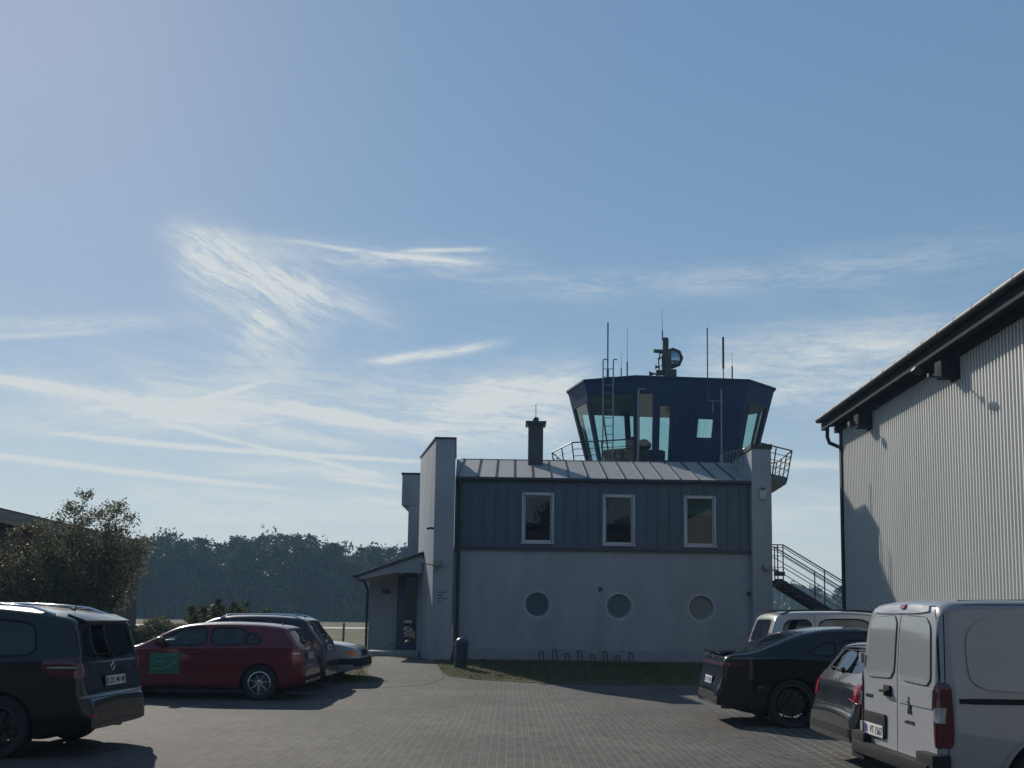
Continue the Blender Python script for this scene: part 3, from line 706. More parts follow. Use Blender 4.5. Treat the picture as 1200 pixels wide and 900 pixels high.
# ------------------------------------------------------------------ the cab
ZTOP, ZBOT = 10.2, 7.08
T = [at_z(x, y, ZTOP) for x, y in ((665.5, 460), (685, 447.2), (745, 442.3), (877, 447), (907.5, 457))]
T[1].y += 0.0
A, B, Cc, D, E5 = T
# back half
I_ = V(A.x+0.55, A.y+2.3, ZTOP); H_ = V(Cc.x+0.2, Cc.y+5.0, ZTOP); G_ = V(D.x-0.1, D.y+5.1, ZTOP); F_ = V(E5.x+0.15, E5.y+2.3, ZTOP)
top = [A, B, Cc, D, E5, F_, G_, H_, I_]; n = len(top)
cen = sum(top, V(0, 0, 0))/n
def offset_poly(pts, d):
    out = []; n = len(pts)
    for i in range(n):
        p0, p1, p2 = pts[i-1], pts[i], pts[(i+1) % n]
        e1 = (p1-p0).to_2d().normalized(); e2 = (p2-p1).to_2d().normalized()
        n1 = Vector((-e1.y, e1.x)); n2 = Vector((-e2.y, e2.x))          # inward for counter-clockwise
        b = (n1+n2); b = b/(b.dot(n1)) if abs(b.dot(n1)) > 0.2 else n1
        out.append(V(p1.x+b.x*d, p1.y+b.y*d, p1.z))
    return out
bot = [V(p.x, p.y, ZBOT) for p in offset_poly(top, 0.78)]
def face_pt(i, u, v, inn=0.0):
    a, b_ = top[i].lerp(bot[i], v), top[(i+1) % n].lerp(bot[(i+1) % n], v)
    p = a.lerp(b_, u)
    nn = (top[(i+1) % n]-top[i]).cross(bot[i]-top[i]).normalized()
    if nn.dot(cen-top[i]) < 0: nn = -nn
    return p+nn*inn
def face_slab(mb, i, u0, u1, v0, v1, o0=0.0, o1=0.09):
    q = [face_pt(i, u, v, o) for o in (o0, o1) for u, v in ((u0, v0), (u1, v0), (u1, v1), (u0, v1))]
    mb.hexa(q)
spec = {0: ([(0, 1, 0, .21), (0, .10, .21, 1), (.92, 1, .21, 1), (.10, .92, .95, 1)], [(.10, .92, .21, .95)]),
        1: ([(0, 1, 0, .17), (0, .05, .17, 1), (.96, 1, .17, 1), (.05, .96, .94, 1)], [(.05, .96, .17, .94)]),
        2: ([(0, 1, 0, .17), (0, .025, .17, 1), (.165, .215, .17, 1), (.025, .165, .94, 1), (.215, .325, .17, .30), (.215, .325, .93, 1), (.325, .575, .17, 1), (.575, .735, .17, .43), (.575, .735, .66, 1), (.735, 1, .17, 1)],
            [(.025, .165, .17, .94), (.215, .325, .30, .93), (.575, .735, .43, .66)]),
        3: ([(0, 1, 0, .22), (0, .16, .22, 1), (.90, 1, .22, 1), (.16, .90, .96, 1)], [(.16, .90, .22, .96)])}
for i in range(4, 9): spec[i] = ([(0, 1, 0, .13), (0, .04, .13, 1), (.96, 1, .13, 1), (.04, .96, .90, 1), (.485, .515, .13, .90)], [(.04, .485, .13, .90), (.515, .96, .13, .90)])
m = MB()
for i in range(n):
    for s in spec[i][0]: face_slab(m, i, *s)
cab = tb(m, 'cab', NAVY)
for i in range(n):
    for u0, u1, v0, v1 in spec[i][1]:
        g = MB(); g.poly([face_pt(i, u, v, 0.04) for u, v in ((u0, v0), (u1, v0), (u1, v1), (u0, v1))]); g.build('cab_window', CABGL, cab)
        if i < 4:
            f = MB(); L_ = (top[(i+1) % n]-top[i]).length; du = 0.035/L_; dv = 0.035/3.2
            for r_ in ((u0, u0+du, v0, v1), (u1-du, u1, v0, v1), (u0+du, u1-du, v0, v0+dv), (u0+du, u1-du, v1-dv, v1)): face_slab(f, i, *r_, -0.02, 0.06)
            f.build('window_frame', DARK, cab)
m = MB(); oo = offset_poly(top, -0.06); m.prism([(p.x, p.y, ZTOP+0.002) for p in oo], (0, 0, 0.07)); ii = offset_poly(top, 0.12)
m.prism([(p.x, p.y, ZTOP-0.40) for p in ii], (0, 0, 0.06)); m.build('cab_roof', NAVY, cab)
m = MB(); m.prism([(p.x, p.y, ZBOT-0.25) for p in bot], (0, 0, 0.24)); m.build('cab_floor', DARK, cab)
# panel seams on the solid front
m = MB()
for u in (0.36, 0.405, 0.45, 0.495, 0.54, 0.76, 0.81, 0.86, 0.91, 0.96):
    face_slab(m, 2, u-0.002, u+0.002, 0.30, 0.99, -0.014, -0.001)
m.build('cladding_seam', NAVY, cab)
# desks and screens inside
m = MB(); Db = face_pt(1, 0.5, 0.9, 0.6); m.hexa([face_pt(1, u, v, o)+V(0, 0, 0) for v in (.995, .80) for o, u in ((0.15, .1), (0.15, .95), (0.85, .95), (0.85, .1))])
m.hexa([face_pt(2, u, v, o) for v in (.995, .82) for o, u in ((0.2, .03), (0.2, .30), (0.9, .30), (0.9, .03))]); m.build('control_desk', DARK, cab, bevel=0.02)
m = MB()
q = face_pt(1, 0.86, 0.80, 0.45); m.lathe([(0.30, 0), (0.33, 0.12), (0.22, 0.26), (0.10, 0.42), (0.0, 0.44)], q, n=14)
q = face_pt(2, 0.10, 0.80, 0.45); m.lathe([(0.26, 0), (0.28, 0.15), (0.16, 0.30), (0.0, 0.36)], q, n=14); m.build('desk_screen', DARK, cab, 50)
q = at_z(783, 536, 6.95); m = MB(); m.box(Cc.x+0.75, Cc.x+1.25, Cc.y+2.6, Cc.y+3.0, ZBOT, ZBOT+0.75); m.box(Cc.x+1.0, Cc.x+1.2, Cc.y+2.65, Cc.y+2.9, ZBOT+0.75, ZBOT+0.95); m.build('cabinet', DARK, cab, bevel=0.01)
# deck and railing round the cab
dk = offset_poly(bot, -1.15); dk = [V(p.x, p.y, 6.62) for p in dk]
m = MB(); m.prism([(p.x, p.y, 6.3) for p in offset_poly(bot, 0.25)], (0, 0, ZBOT-0.25-6.3)); tb(m, 'cab_base', NAVY)
m = MB(); m.prism([tuple(p) for p in dk], (0, 0, 0.26)); deck = tb(m, 'deck', DARK)
rt = offset_poly([V(p.x, p.y, 7.85) for p in dk], -0.2)
m = MB()
for i in range(n):
    if i == 2: continue
    a_, b_ = V(dk[i].x, dk[i].y, 6.86), V(dk[(i+1) % n].x, dk[(i+1) % n].y, 6.86); c_, d_ = rt[i], rt[(i+1) % n]
    if i == 1:
        f_ = 0.95; b_, d_ = a_.lerp(b_, f_), c_.lerp(d_, f_)
    for t in (1.0, 0.76, 0.52, 0.28):
        m.tube([a_.lerp(c_, t), b_.lerp(d_, t)], 0.026 if t == 1 else 0.013, 6)
    k = max(1, round((b_-a_).length/1.0))
    for j in range(k+(1 if i == 1 else 0)):
        p, q = a_.lerp(b_, j/k), c_.lerp(d_, j/k); pm = MB(); pm.tube([p-V(0, 0, .15), q], 0.025, 6); pm.build('railing_post', DARK, deck, 40)
m.build('railing', DARK, deck, 40)
# short rail with bars by the pier
m = MB(); q0, q1 = at_z(872, 533, 7.35), at_z(881, 524, 7.42)
pa, pb = V(XR-0.32, 31.9, 7.02), V(XR-0.06, 29.3, 6.75)
m.tube([pa, pb], 0.026, 6)
for k in range(9):
    p = pa.lerp(pb, k/8); m.tube([p, V(p.x-0.03, p.y+0.05, p.z-0.62-0.07*(8-k)*0)], 0.013, 6)
tb(m, 'roof_rail', GALV, smooth=40)
# roof ladder with hooked rails
def lad(pxa, pxb, ytop):
    YL = T[1].y-0.55; m = MB(); zt = P(707, ytop, YL).z
    a, b = P(pxa, 480, YL).x, P(pxb, 480, YL).x
    for x in (a, b): m.tube([(x, YL+0.25, 7.1), (x, YL, 7.9), (x, YL, zt-0.03), (x+0.04, YL, zt), (x+0.14, YL, zt-0.01)], 0.024, 7)
    z = 7.25
    while z < zt-0.25: m.tube([(a, YL+max(0, 0.25*(7.9-z)/0.9), z), (b, YL+max(0, 0.25*(7.9-z)/0.9), z)], 0.014, 6); z += 0.30
    tb(m, 'ladder', GALV, smooth=40)
lad(706.5, 718.5, 421)
def mast(px, ytop, ybase, Y, r=0.02, r2=None, thick=None, foot=True, name='antenna', m_=None):
    a, b = P(px, ybase, Y), P(px, ytop, Y); x = (a.x+b.x)/2; m = MB()
    m.tube([(x, Y, a.z), (x, Y, b.z)], r, 7, r2 if r2 else r)
    if thick: t0, t1, rr = thick; za, zb = P(px, t0, Y).z, P(px, t1, Y).z; m.lathe([(0.0, za), (rr, za+0.03), (rr, zb-0.03), (0, zb)], (x, Y, 0), n=8)
    if foot: m.box(x-0.05, x+0.05, Y-0.05, Y+0.05, a.z-0.02, a.z+0.06)
    return tb(m, name, m_ or DARK, smooth=40)
yc = 35.5
mast(712.3, 378, 445, T[1].y+0.4, 0.026, thick=(434, 446, 0.045)); mast(735, 383, 445, 38.0, 0.012, 0.006, thick=(425, 445, 0.03)); mast(728, 412, 446, 39, 0.010, 0.006, thick=(432, 445, 0.025))
mast(847.5, 396, 446, 37.5, 0.02, thick=(396, 431, 0.045)); mast(858, 413, 447, 38.5, 0.011, 0.007, thick=(430, 446, 0.03))
o = mast(829, 384, 468, T[2].y-0.35, 0.022, thick=(456, 470, 0.045), foot=False)
YM = T[2].y-0.35
m = MB(); a, b = P(829, 469, YM), P(845, 470, YM)
m.tube([a, b], 0.02, 6); m.tube([P(845, 456, YM), V(P(845, 470, YM).x, YM, 6.9)], 0.028, 8); m.tube([P(835, 470, YM), P(835.5, 483, YM)], 0.02, 6); m.lathe([(0, -0.05), (0.05, -0.03), (0.05, 0.03), (0, 0.05)], b, n=10)
tb(m, 'antenna_bracket', GALV, smooth=40)
m = MB(); YG = T[2].y-0.30; x = P(748, 500, YG).x
m.tube([(x, YG+0.2, 6.9), (x, YG, 7.7), (x, YG, P(748, 457, YG).z), (x+0.05, YG, P(748, 455.5, YG).z), (P(757, 456, YG).x, YG, P(757, 456, YG).z)], 0.035, 8); tb(m, 'vent_pipe', GALV, smooth=40)
# instrument cluster on the cab roof
IY = 38.2
def q3(x, y, d=0.0): p = P(x, y, IY); return V(p.x, IY+d, p.z)
OLV = mat('olive_casing', (0.055, 0.065, 0.05), 0.6, 0.2, var=0.3, vscale=8)
m = MB(); a, b = q3(778, 445), q3(792, 434); m.box(a.x, b.x, IY-0.2, IY+0.25, ZTOP, b.z); a, b = q3(776, 434), q3(786, 410); m.box(a.x, b.x, IY-0.15, IY+0.15, a.z, b.z)
a, b = q3(775.8, 412), q3(784, 397); m.lathe([(0, a.z), (0.125, a.z), (0.125, b.z), (0.10, b.z+0.03), (0, b.z+0.03)], ((a.x+b.x)/2, IY, 0), n=14)
inst = tb(m, 'instrument_mast', OLV, bevel=0.012)
m = MB(); a, b = q3(765.5, 410), q3(785, 414); m.hexa([(a.x, IY-.12, b.z), (b.x, IY-.12, b.z-.03), (b.x, IY+.12, b.z-.03), (a.x, IY+.12, b.z+.05), (a.x, IY-.12, a.z), (b.x, IY-.12, a.z-.02), (b.x, IY+.12, a.z-.02), (a.x, IY+.12, a.z)]); m.build('camera_housing', OLV, inst, bevel=0.015)
m = MB(); c = q3(788.5, 419.5)
m.lathe([(0.0, 0.40), (0.24, 0.36), (0.41, 0.16), (0.42, -0.02), (0.36, -0.06), (0.28, -0.0), (0.0, 0.02)], c, 'Y', 8); sh = m.build('searchlight', OLV, inst)
m = MB(); m.lathe([(0.275, -0.045), (0.2, -0.075), (0.0, -0.09)], c, 'Y', 28); m.build('lens', mat('lens_glass', (0.25, 0.35, 0.45), 0.08, 0.8), inst, 40)
m = MB()
for (hx, hy, ln, rr, tx) in ((760.5, 438, 0.34, 0.11, 772), (767.5, 430, 0.20, 0.10, 774)):
    p = q3(hx, hy); e = q3(tx, hy); m.lathe([(rr, 0.0), (rr*0.45, ln*0.45), (0.035, ln*0.6), (0.035, ln)], p, 'X', 12)
    m.tube([(e.x-0.05, IY, e.z), (e.x-0.05, IY, e.z-0.22)], 0.02, 6)
a = q3(770, 436); m.box(a.x-0.05, a.x+0.30, IY-0.1, IY+0.1, a.z-0.12, a.z+0.06)
m.build('loudspeaker', mat('rust_brown', (0.10, 0.06, 0.045), 0.6), inst, 40)
m = MB()
for pts in ([(772, 441), (771, 425), (773, 414)], [(776, 440), (775, 418)], [(774, 430), (780, 426)], [(770, 422), (777, 420)]): m.tube([q3(*p, -0.18) for p in pts], 0.03, 6)
m.build('cable', DARK, inst, 40)
m = MB(); a, b = q3(775.8, 400, -0.14), q3(775, 363, -0.14); m.tube([a, a.lerp(b, 0.33)], 0.035, 8, 0.02); m.tube([a.lerp(b, 0.33), b], 0.010, 6, 0.005); m.build('whip_antenna', DARK, inst, 40)

# bicycle holders at the foot of the wall
rack = empty('bicycle_rack', (2.3, 28.75, GB)); tag(rack, 'low row of alternating high and low steel hoops for bicycles under the portholes', 'bicycle rack')
for px, top_ in zip((634.5, 650, 664.5, 679, 694, 709, 723.5, 739), (763.5, 761, 766, 762.5, 767.5, 763.5, 768.5, 765)):
    Yh = 28.85; t = P(px, top_, Yh); hgt = t.z-GB
    m = MB(); w = 0.055; m.tube([(-w, -0.30, 0.0), (-w, -0.26, 0.04), (-w, 0, hgt*0.9), (-w*0.6, 0.03, hgt), (w*0.6, 0.03, hgt), (w, 0, hgt*0.9), (w, -0.26, 0.04), (w, -0.30, 0.0)], 0.016, 7)
    o = m.build('hoop', DARK, rack, 40); o.location = (t.x-2.3, Yh-28.75, 0.0)

# litter bin on its post
BINM = mat('bin_blue_grey', (0.035, 0.055, 0.085), 0.4, 0.3, var=0.2, vscale=8)
pb = G(541, 790); bx, by = P(541, 770, 25.6).x, 25.6
bz = gz(by)
bin_ = empty('litter_bin', (bx, by, bz)); tag(bin_, 'slim dark metal litter bin on a post beside the tall wing wall', 'litter bin')
m = MB(); m.tube([(-0.16, 0.0, -0.05), (-0.16, 0.0, 0.72)], 0.022, 8); m.build('post', GALV, bin_, 40)
m = MB(); m.lathe([(0.0, 0.02), (0.125, 0.02), (0.145, 0.05), (0.155, 0.62), (0.16, 0.64)], n=20); m.build('body', BINM, bin_, 40)
m = MB(); m.lathe([(0.165, 0.641), (0.17, 0.66), (0.155, 0.72), (0.09, 0.775), (0.0, 0.785)], n=20); m.build('lid', BINM, bin_, 40)
m = MB()
for s in (-1, 1): m.box(s*0.19-0.035, s*0.19+0.035, -0.05, 0.03, 0.56, 0.63)
m.build('bracket', GALV, bin_, bevel=0.01)

# ================================================================== STAIRCASE right of the tower
stair = empty('outdoor_staircase', (8.6, 31, GB)); tag(stair, 'dark steel outdoor stair coming down between the tower and the metal hall', 'staircase')
SYY = 31.0
def sp(x, y, d=0): p = P(x, y, SYY); return V(p.x-8.6, d, p.z-GB)
ra = (sp(988, 681).z-sp(918, 638.5).z)/(sp(988, 681).x-sp(918, 638.5).x)
lt = sp(918, 679.5); lx = lt.x; lz = lt.z
end = lx+(-lz)/ra
for s, yy in enumerate((0.0, 1.0)):
    m = MB(); m.hexa([(lx, yy-0.02, lz-0.24), (end, yy-0.02, -0.24), (end, yy+0.02, -0.24), (lx, yy+0.02, lz-0.24), (lx, yy-0.02, lz), (end, yy-0.02, 0), (end, yy+0.02, 0), (lx, yy+0.02, lz)]); m.build('stringer', DARK, stair)
    m = MB(); h0 = sp(918, 638.5).z-lz
    for k, fr in enumerate((1.0, 0.93, 0.68, 0.36)):
        m.tube([(lx-0.9, yy, lz+h0*fr), (lx, yy, lz+h0*fr), (end, yy, h0*fr)], 0.022 if k == 0 else 0.014, 6)
    for x in (lx-0.17, lx, lx+1.3, lx+2.6, end-0.1):
        zb = lz+max(0, x-lx)*ra; m.tube([(x, yy, zb-0.1), (x, yy, zb+h0)], 0.02, 6)
    m.build('railing', DARK, stair, 40)
m = MB(); m.box(lx-1.1, lx, 0.0, 1.0, lz-0.20, lz-0.02); m.build('landing', DARK, stair)
k = int(lz/0.18)
for i in range(k):
    z = lz-0.18*(i+1); x = lx+(-0.18*(i+1))/ra; m = MB(); m.box(x-0.30, x, 0.02, 0.98, z, z+0.035); m.build('tread', GALV, stair)
m = MB(); m.tube([(lx-0.95, 0.5, -0.1), (lx-0.95, 0.5, lz-0.2)], 0.06, 10); m.build('support_post', DARK, stair, 40)

# ================================================================== METAL HALL on the right
CORR = mat('corrugated_aluminium', (0.54, 0.545, 0.53), 0.5, 0.15, var=0.10, vscale=0.8, stretch=(1, 1, 0.3))
HD = mat('hall_dark_trim', (0.014, 0.018, 0.024), 0.55, 0.1, var=0.2, vscale=5)
SOFF = mat('soffit_board', (0.016, 0.019, 0.025), 0.85, var=0.3, vscale=3, spec=0.15)
kx = 0.035
def HX(Y): return 8.42+kx*Y
hall = empty('metal_hall', (HX(27.7), 27.7, 0)); HI = Matrix.Translation((-HX(27.7), -27.7, 0)); tag(hall, 'large hall clad in pale corrugated metal with a dark overhanging eave', 'industrial hall')
def hb(mb, name, m, smooth=None, bevel=0, parent=None):
    o = mb.build(name, m, parent or hall, smooth, bevel)
    if parent is None: o.matrix_parent_inverse = HI
    return o
YH0, YH1 = -6.0, 27.7; ZG = P(968, 492, 28.1).z
HZ = ZG-0.30
m = MB(); pitch = 0.135; y = YH1; prof = []
while y > YH0:
    for dy, dx in ((0, 0), (-0.042, 0), (-0.056, 0.065), (-0.121, 0.065)): prof.append((HX(y+dy)+dx, y+dy))
    y -= pitch
lo = [m.bm.verts.new((a, b, -0.02)) for a, b in prof]; hi = [m.bm.verts.new((a, b, HZ)) for a, b in prof]
for i in range(len(prof)-1): m.bm.faces.new((lo[i], lo[i+1], hi[i+1], hi[i]))
hb(m, 'side_wall', CORR)
m = MB(); m.poly([(HX(YH1)-0.001, YH1+0.02, -0.1), (HX(YH1)+18, YH1+0.02, -0.1), (HX(YH1)+18, YH1+0.02, HZ), (HX(YH1)+9, YH1+0.02, HZ+2.4), (HX(YH1)-0.001, YH1+0.02, HZ)]); m.poly([(HX(YH0)+0.05, YH0, -0.1), (HX(YH0)+18, YH0, -0.1), (HX(YH0)+18, YH0, HZ), (HX(YH0)+9, YH0, HZ+2.4), (HX(YH0)+0.05, YH0, HZ)])
hb(m, 'gable_wall', CORR)
m = MB(); m.box(HX(YH1)-0.05, HX(YH1)+0.07, YH1-0.09, YH1+0.05, 0, HZ); hb(m, 'corner_trim', HD)
# roof with overhang: eave beam, soffit, gutter
ov = 0.50; Y1 = 28.1
def sl2(x0, x1, za, zb, ya, yb, t):
    return [(HX(ya)+x0, ya, za-t), (HX(ya)+x1, ya, zb-t), (HX(yb)+x1, yb, zb-t), (HX(yb)+x0, yb, za-t), (HX(ya)+x0, ya, za), (HX(ya)+x1, ya, zb), (HX(yb)+x1, yb, zb), (HX(yb)+x0, yb, za)]
sl_ = 0.24
m = MB(); m.hexa(sl2(-ov, 9, ZG+0.02, ZG+0.02+sl_*(9+ov), YH0, Y1, 0.14)); m.hexa(sl2(9, 18.5, ZG+0.02+sl_*(9+ov), ZG+0.02, YH0, Y1, 0.14)); hb(m, 'roof', HD)
m = MB(); m.hexa(sl2(-ov+0.06, 0.06, ZG-0.18, ZG-0.18+0.03, YH0, Y1-0.02, 0.05)); m.hexa(sl2(-ov+0.04, -ov+0.14, ZG-0.13, ZG-0.13, YH0, Y1-0.02, 0.20)); m.hexa(sl2(-0.10, 0.03, ZG-0.24, ZG-0.24, YH0, Y1-0.04, 0.16)); hb(m, 'soffit', SOFF)
m = MB(); m.tube([(HX(YH0)-ov-0.05, YH0, ZG-0.04), (HX(Y1)-ov-0.05, Y1, ZG-0.04)], 0.075, 12); g = hb(m, 'gutter', HD, smooth=40)
m = MB(); yy = YH0+0.4
while yy < Y1: m.tube([(HX(yy)-ov-0.05+0.078*math.cos(t), yy, ZG-0.04+0.078*math.sin(t)) for t in [0.2+i*0.6 for i in range(-4, 6)]], 0.006, 5); yy += 0.8
m.build('gutter_bracket', HD, g, 40)
dp = [P(969.5, 496, 28.0), P(969.5, 512, 28.0), P(972, 519, 28.0), P(986, 525, 27.95), P(989, 533, 27.9), V(P(989.5, 560, 27.9).x, 27.9, 3.0), V(P(992, 700, 27.9).x, 27.9, 0.0)]
m = MB(); m.tube(dp, 0.055, 10)
hb(m, 'downpipe', HD, smooth=50)
m = MB()
for z in (1.2, 3.0, 4.8): m.box(P(990, 600, 27.9).x-0.07, P(990, 600, 27.9).x+0.10, 27.80, 27.9, z, z+0.04)
hb(m, 'pipe_clip', HD)
# purlin stubs and floodlights under the eave
for k, (px, py, ww) in enumerate(((1117, 407, 1), (1018, 478, 0))):
    d = ray(px, py); # meet the wall plane
    t = 8.42/(d.x-kx*d.y); Yp = d.y*t
    m = MB(); m.box(HX(Yp)-0.36, HX(Yp)+0.03, Yp-0.22, Yp+0.10, ZG-0.80, ZG-0.42); m.box(HX(Yp)-0.02, HX(Yp)+0.035, Yp-0.25, Yp+0.13, ZG-0.85, ZG-0.2); hb(m, 'eave_bracket', SOFF, bevel=0.01)
    if ww:
        m = MB(); m.tube([(HX(Yp), Yp-0.24, ZG-0.84), (HX(Yp)-0.62, Yp-0.26, ZG-0.82)], 0.02, 6); m.box(HX(Yp)-0.66, HX(Yp)-0.58, Yp-0.30, Yp-0.22, ZG-0.84, ZG-0.76)
        m.hexa([(HX(Yp)-0.98, Yp-0.36, ZG-0.70), (HX(Yp)-0.82, Yp-0.36, ZG-0.80), (HX(Yp)-0.82, Yp-0.16, ZG-0.80), (HX(Yp)-0.98, Yp-0.16, ZG-0.70), (HX(Yp)-0.93, Yp-0.36, ZG-0.62), (HX(Yp)-0.77, Yp-0.36, ZG-0.72), (HX(Yp)-0.77, Yp-0.16, ZG-0.72), (HX(Yp)-0.93, Yp-0.16, ZG-0.62)])
        hb(m, 'floodlight', HD, bevel=0.008)
    else:
        m = MB(); m.tube([(HX(Yp), Yp-0.24, ZG-0.78), (HX(Yp)-0.5, Yp-0.25, ZG-0.76)], 0.02, 6); m.box(HX(Yp)-0.62, HX(Yp)-0.46, Yp-0.3, Yp-0.16, ZG-0.82, ZG-0.68); hb(m, 'floodlight', HD, bevel=0.008)

# ================================================================== LOW HALL at the far left
LH = mat('hall_boards', (0.045, 0.042, 0.042), 0.85, var=0.4, vscale=2, stretch=(1, 4, 0.4))
FAS = mat('brown_fascia', (0.20, 0.16, 0.12), 0.7, var=0.4, vscale=3, stretch=(1, 0.3, 3))
q0 = P(0, 596.5, 31.0); q1y = 47.0; zt = q0.z
lx0 = q0.x; q1 = P(182, 632, q1y); lx1 = q1.x
lh = empty('low_hall', (lx1, q1y, GB)); tag(lh, 'low building with a brown eave board behind the shrubs at the far left', 'building'); LI = Matrix.Translation((-lx1, -q1y, -GB))
dirx = (lx1-lx0)/(q1y-31.0); Ya = 14.0; xa = lx0-dirx*(31-Ya)
def lb(mb, name, m):
    o = mb.build(name, m, lh); o.matrix_parent_inverse = LI; return o
m = MB(); m.hexa([(xa, Ya, zt-0.42), (lx1, q1y, zt-0.42), (lx1-0.06, q1y, zt-0.42), (xa-0.06, Ya, zt-0.42), (xa, Ya, zt), (lx1, q1y, zt), (lx1-0.06, q1y, zt), (xa-0.06, Ya, zt)]); lb(m, 'eave_board', FAS)
m = MB(); m.hexa([(xa-0.07, Ya, zt-0.08), (lx1-0.07, q1y, zt-0.08), (lx1-8, q1y, zt+0.9), (xa-8, Ya, zt+0.9), (xa+0.02, Ya, zt+0.04), (lx1+0.02, q1y, zt+0.04), (lx1-8, q1y, zt+1.0), (xa-8, Ya, zt+1.0)]); lb(m, 'roof', mat('roof_felt', (0.10, 0.085, 0.07), 0.9, var=0.4, vscale=2))
m = MB(); m.hexa([(xa-0.6, Ya, 0), (lx1-0.6, q1y-0.3, 0), (lx1-9, q1y-0.3, 0), (xa-9, Ya, 0), (xa-0.6, Ya, zt-0.1), (lx1-0.6, q1y-0.3, zt-0.1), (lx1-9, q1y-0.3, zt-0.1), (xa-9, Ya, zt-0.1)]); lb(m, 'wall', LH)
m = MB(); m.hexa([(xa-0.62, Ya, zt-0.40), (lx1-0.62, q1y, zt-0.40), (lx1-0.06, q1y, zt-0.40), (xa-0.06, Ya, zt-0.40), (xa-0.62, Ya, zt-0.36), (lx1-0.62, q1y, zt-0.36), (lx1-0.06, q1y, zt-0.36), (xa-0.06, Ya, zt-0.36)]); lb(m, 'soffit', SOFF)
# ================================================================== VEHICLES
TYRE = mat('tyre_rubber', (0.018, 0.018, 0.018), 0.85, var=0.2, vscale=10)
ALLOY = mat('alloy_rim', (0.45, 0.46, 0.47), 0.3, 0.8)
ALLOYD = mat('dark_alloy_rim', (0.035, 0.035, 0.04), 0.35, 0.7)
STEELR = mat('brake_disc', (0.12, 0.12, 0.12), 0.5, 0.8)
TRIM = mat('black_plastic_trim', (0.012, 0.013, 0.015), 0.7, var=0.2, vscale=20, spec=0.2)
CHROME = mat('chrome', (0.75, 0.76, 0.78), 0.08, 1.0)
CABIN = mat('cabin_lining', (0.028, 0.029, 0.032), 0.85)
SEATM = mat('seat_cloth', (0.035, 0.036, 0.04), 0.9)
GAP = mat('panel_gap', (0.004, 0.004, 0.005), 0.9)
REDL = mat('red_lens', (0.22, 0.008, 0.015), 0.12, coat=0.6)
REDD = mat('dark_red_lens', (0.07, 0.004, 0.01), 0.1, coat=0.6)
CLEARL = mat('clear_lens', (0.42, 0.42, 0.43), 0.12, 0.3, coat=0.5)
AMBER = mat('amber_lens', (0.65, 0.16, 0.015), 0.2, coat=0.5)
PLATE = mat('plate_white', (0.62, 0.62, 0.60), 0.4)
PLATEB = mat('plate_blue', (0.02, 0.06, 0.3), 0.4)
CARGL = glass('car_glass', (0.42, 0.48, 0.47))
CARGLD = glass('tinted_car_glass', (0.10, 0.12, 0.13))
def paint(name, col, rough=0.32, metal=0.0, coat=0.7):
    return mat('paint_'+name, col, rough, metal, var=0.06, vscale=1.0, coat=coat, spec=0.2)

def smooth_line(pts, it=3, keep=0.22):
    pts = [tuple(map(float, p)) for p in pts]
    for _ in range(it):
        out = [pts[0]]
        for a, b in zip(pts, pts[1:]):
            out.append(tuple(a[i]*(1-keep)+b[i]*keep for i in range(len(a)))); out.append(tuple(a[i]*keep+b[i]*(1-keep) for i in range(len(a))))
        out.append(pts[-1]); pts = out
    return pts
def smooth_closed(pts, it=3, keep=0.2):
    pts = [tuple(map(float, p)) for p in pts]
    for _ in range(it):
        out = []
        for i in range(len(pts)):
            a, b = pts[i], pts[(i+1) % len(pts)]
            out.append(tuple(a[k]*(1-keep)+b[k]*keep for k in range(2))); out.append(tuple(a[k]*keep+b[k]*(1-keep) for k in range(2)))
        pts = out
    return pts
def rrect(x0, x1, z0, z1, r=0.03): # polygon with cut corners, later smoothed
    return smooth_closed([(x0+r, z0), (x1-r, z0), (x1, z0+r), (x1, z1-r), (x1-r, z1), (x0+r, z1), (x0, z1-r), (x0, z0+r)], 1)

